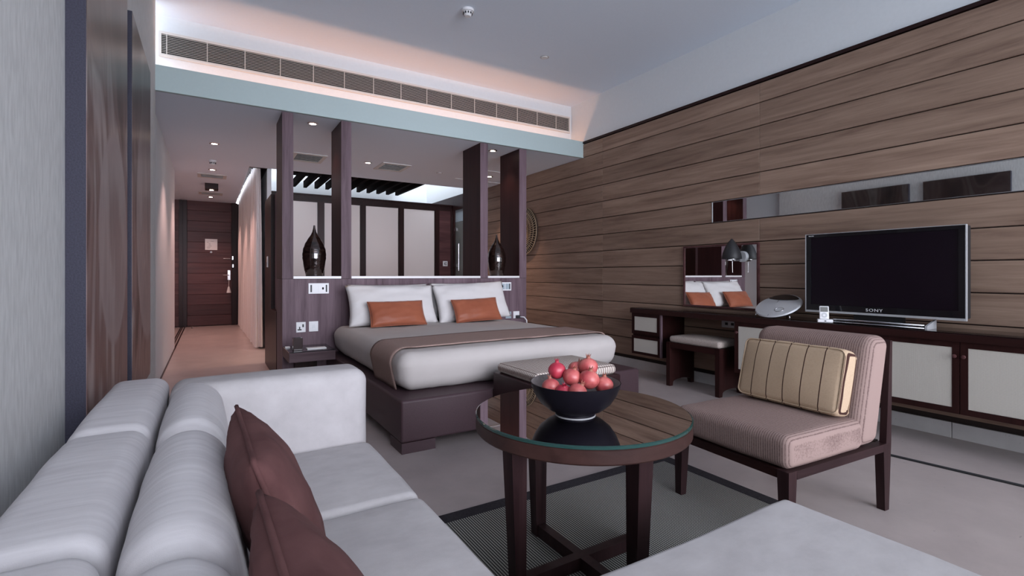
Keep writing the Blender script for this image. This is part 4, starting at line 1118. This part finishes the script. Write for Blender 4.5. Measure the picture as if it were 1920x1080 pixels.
def pom(a, b, z, r, mat, label, tilt=(0, 0)):
    p = Vector((BCX, BCY, z)) + RV * a + FV * b
    t = thing('pomegranate', label, 'pomegranate', p, group='pomegranates in the black bowl', rot=(tilt[0], tilt[1], random.random() * 6))
    prof = []
    for k in range(15):
        w = -pi / 2 + pi * k / 14; prof.append((max(1e-7, r * cos(w) * (1 + 0.02 * sin(w * 3))), r * 0.94 * sin(w)))
    prof[0] = (0, prof[0][1]); prof[-1] = (0, prof[-1][1])
    obj('fruit', G().lathe(prof, 30, (0, 0, 0), 6, 0.018), mat, t, smooth=True, local=True)
    g = G().lathe([(r * 0.30, r * 0.86), (r * 0.20, r * 1.02), (r * 0.20, r * 1.12)], 12)
    g.f = [f for f in g.f if len(f) == 4]
    for k in range(6):
        a_ = 2 * pi * k / 6; c_, s_ = cos(a_), sin(a_); d = 0.42
        g.add([(r * 0.2 * cos(a_ - d), r * 0.2 * sin(a_ - d), r * 1.10), (r * 0.2 * cos(a_ + d), r * 0.2 * sin(a_ + d), r * 1.10), (r * 0.34 * c_, r * 0.34 * s_, r * 1.42)], [(0, 1, 2)])
    obj('crown', g, M_CROWN if mat is M_POM2 else mat, t, local=True)
pom(-0.066, 0.020, 0.762, 0.033, M_POM1, 'deep crimson pomegranate at the back left of the bowl')
pom(0.012, 0.058, 0.757, 0.033, M_POM2, 'half hidden rosy pomegranate at the very back of the bowl', (0.5, 0.2))
pom(0.052, 0.026, 0.774, 0.036, M_POM2, 'topmost red pomegranate at the back right of the bowl')
pom(-0.014, -0.012, 0.744, 0.034, M_POM2, 'rosy pomegranate in the middle of the bowl', (0.1, 0.3))
pom(0.046, -0.030, 0.739, 0.037, M_POM2, 'large pale rosy pomegranate right of the middle with brown crown', (-0.2, 0))
pom(-0.092, -0.022, 0.710, 0.033, M_POM2, 'orange-pink pomegranate at the left rim of the bowl', (0.1, 0.15))
pom(-0.002, -0.080, 0.703, 0.034, M_POM2, 'salmon pomegranate at the front rim of the bowl', (0.1, 0.5))
pom(0.105, -0.004, 0.712, 0.034, M_POM2, 'orange pomegranate at the right rim of the bowl', (0, 0.1))
pom(-0.050, -0.058, 0.698, 0.030, M_POM1, 'red pomegranate low at the front left, mostly hidden', (0.3, 0.3))

# ================================================================== lounge chair
CW = 0.607
t = thing('lounge_chair', 'armless lounge chair in ribbed taupe fabric on dark wood frame', 'chair', (1.987, 1.11, 0), radians(-3.48))
def lg(name, g, mat, smooth=None): return obj(name, g, mat, t, smooth, local=True)
for (w0, sg) in ((0.0, 1), (CW, -1)):
    a, b, c = sorted((w0, w0 + sg * 0.052)), sorted((w0 + sg * 0.004, w0 + sg * 0.040)), sorted((w0, w0 + sg * 0.040))
    lg('leg', G().hexa([(0.004, b[0], 0), (0.040, b[0], 0), (0.040, b[1], 0), (0.004, b[1], 0), (0, a[0], 0.32), (0.055, a[0], 0.32), (0.055, a[1], 0.32), (0, a[1], 0.32)]), M_TABLEW)
    lg('leg', G().hexa([(0.742, b[0], 0), (0.778, b[0], 0), (0.778, b[1], 0), (0.742, b[1], 0), (0.722, c[0], 0.32), (0.790, c[0], 0.32), (0.790, c[1], 0.32), (0.722, c[1], 0.32)]), M_TABLEW)
    d = sorted((w0, w0 + sg * 0.030))
    lg('rear_post', G().hexa([(0.745, d[0], 0.3201), (0.790, d[0], 0.3201), (0.790, d[1], 0.3201), (0.745, d[1], 0.3201), (0.780, d[0], 0.805), (0.800, d[0], 0.805), (0.800, d[1], 0.805), (0.780, d[1], 0.805)]), M_TABLEW)
    e = sorted((w0, w0 + sg * 0.045))
    lg('side_rail', G().box(0.0555, 0.7215, e[0], e[1], 0.284, 0.3195), wood('dark_walnut_rail_%d' % (sg + 1), (0.012, 0.005, 0.006), (0.038, 0.019, 0.020), 'X', 0.9, rough=0.35))
lg('front_rail', G().box(0.002, 0.045, 0.0525, CW - 0.0525, 0.284, 0.3195), M_MAHO)
lg('rear_rail', G().box(0.735, 0.78, 0.0525, CW - 0.0525, 0.284, 0.3195), M_MAHO)
lg('seat_cushion', G().rbox(0.002, 0.56, 0.002, CW - 0.002, 0.3205, 0.458, r=0.038, seg=4, res=0.04, crown=(0, 0, 0.014), wr=0.002), M_CHAIR, True)
def back_fn(p):
    x, y, z = p; k = (z - 0.3205)
    f = (x - 0.51) / 0.18
    return (0.513 + 0.255 * k + f * (0.18 - 0.03 * k), y, z)
lg('back_cushion', G().rbox(0.51, 0.69, 0.004, CW - 0.004, 0.3205, 0.828, r=0.055, seg=5, res=0.04, crown=(0.012, 0, 0), fn=back_fn), M_CHAIR, True)
# striped box cushion leaning on the chair back
cz = Matrix.Translation((1.987, 1.11, 0)) @ Matrix.Rotation(radians(-3.48), 4, 'Z')
pm = cz @ Matrix.Translation((0.452, 0.295, 0.474)) @ Matrix.Rotation(radians(15), 4, 'Y')
t = thing('striped_cushion', 'tan cushion with dark stripes leaning on the lounge chair back', 'cushion', pm.translation)
t.rotation_euler = pm.to_euler()
obj('cover', G().rbox(-0.05, 0.05, -0.26, 0.26, 0.0, 0.305, r=0.028, seg=4, res=0.03, crown=(0.022, 0.004, 0.006), wr=0.004, wsc=(9, 9, 9)), M_STRIPEP, t, smooth=True, local=True)
pp = []
for sx_ in (-1, 1):
    path = []
    hw, h0, h1, rr = 0.254, 0.006, 0.299, 0.03
    for (cy_, cz_, a0) in ((hw - rr, h0 + rr, -90), (hw - rr, h1 - rr, 0), (-hw + rr, h1 - rr, 90), (-hw + rr, h0 + rr, 180)):
        for k in range(7):
            a = radians(a0 + 15 * k); path.append((sx_ * 0.046, cy_ + rr * cos(a), cz_ + rr * sin(a)))
    path.append(path[0])
    obj('piping', G().tube(path, 0.0035, 6, caps=False), M_STRIPEP, t, smooth=True, local=True)

# ================================================================== sectional sofa
t = thing('sectional_sofa', 'pale grey L-shaped sectional sofa in the foreground', 'sofa', (0.3, 1.0, 0))
SW = (7, 30, 7)
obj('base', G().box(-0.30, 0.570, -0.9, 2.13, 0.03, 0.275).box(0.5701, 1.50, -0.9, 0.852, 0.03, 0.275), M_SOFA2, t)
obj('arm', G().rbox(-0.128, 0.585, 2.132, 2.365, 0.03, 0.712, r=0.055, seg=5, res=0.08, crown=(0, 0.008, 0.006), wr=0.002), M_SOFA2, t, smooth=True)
bf = [(1.622, 2.362), (0.955, 1.618), (0.25, 0.951), (-0.60, 0.246)]
for (a, b) in bf:
    obj('back_frame', G().rbox(-0.315, -0.132, a, b, 0.03, 0.722, r=0.045, seg=4, res=0.05, crown=(0, 0, 0.010), wr=0.003, wsc=(4, 8, 4)), M_SOFA, t, smooth=True)
def bc_fn(p):
    x, y, z = p
    k = (0.72 - z)
    return (x + (0.16 * k if x > 0 else 0.10 * k * 0), y, z)
for (a, b) in ((1.505, 2.128), (0.86, 1.500), (0.25, 0.855), (-0.60, 0.246)):
    obj('back_cushion', G().rbox(-0.118, 0.030, a, b, 0.405, 0.735, r=0.07, seg=5, res=0.035, crown=(0.008, 0, 0.012), wr=0.004, wsc=(4, 9, 4), fn=bc_fn), M_SOFA, t, smooth=True)
for (a, b) in ((1.522, 2.129), (0.878, 1.518)):
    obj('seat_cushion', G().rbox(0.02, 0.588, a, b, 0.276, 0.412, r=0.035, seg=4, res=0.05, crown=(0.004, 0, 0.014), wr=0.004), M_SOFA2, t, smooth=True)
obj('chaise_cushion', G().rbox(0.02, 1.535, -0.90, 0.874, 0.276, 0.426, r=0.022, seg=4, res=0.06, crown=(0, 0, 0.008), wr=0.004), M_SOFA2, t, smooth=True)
for (x_, y_) in ((-0.27, 2.30), (0.53, 2.30), (1.44, 0.80), (1.44, -0.8), (-0.27, -0.8)):
    obj('foot', G().box(x_ - 0.025, x_ + 0.025, y_ - 0.025, y_ + 0.025, 0.0, 0.0299), M_MAHO, t)

# brown cushions on the sofa
def scush(yc, label, seed, w, xt, xb, top=0.775, tiltx=-0.02):
    o = ((xt + xb) / 2 + 0.02, yc, (0.43 + top) / 2 + 0.005)
    place('sofa_cushion', label, 'cushion', w, 0.385, 0.15, o, (tiltx, 1, 0.0), (xt - xb, 0, top - 0.43), M_BROWN, 0.04, 0.006, seed, 'chocolate cushions on the sofa', 0.0055, n=30)
scush(1.200, 'chocolate brown cushion on the sofa, the farther of two', 1.1, 0.45, 0.045, 0.165)
scush(0.640, 'chocolate brown cushion on the sofa, the nearer of two', 2.7, 0.45, 0.050, 0.215)
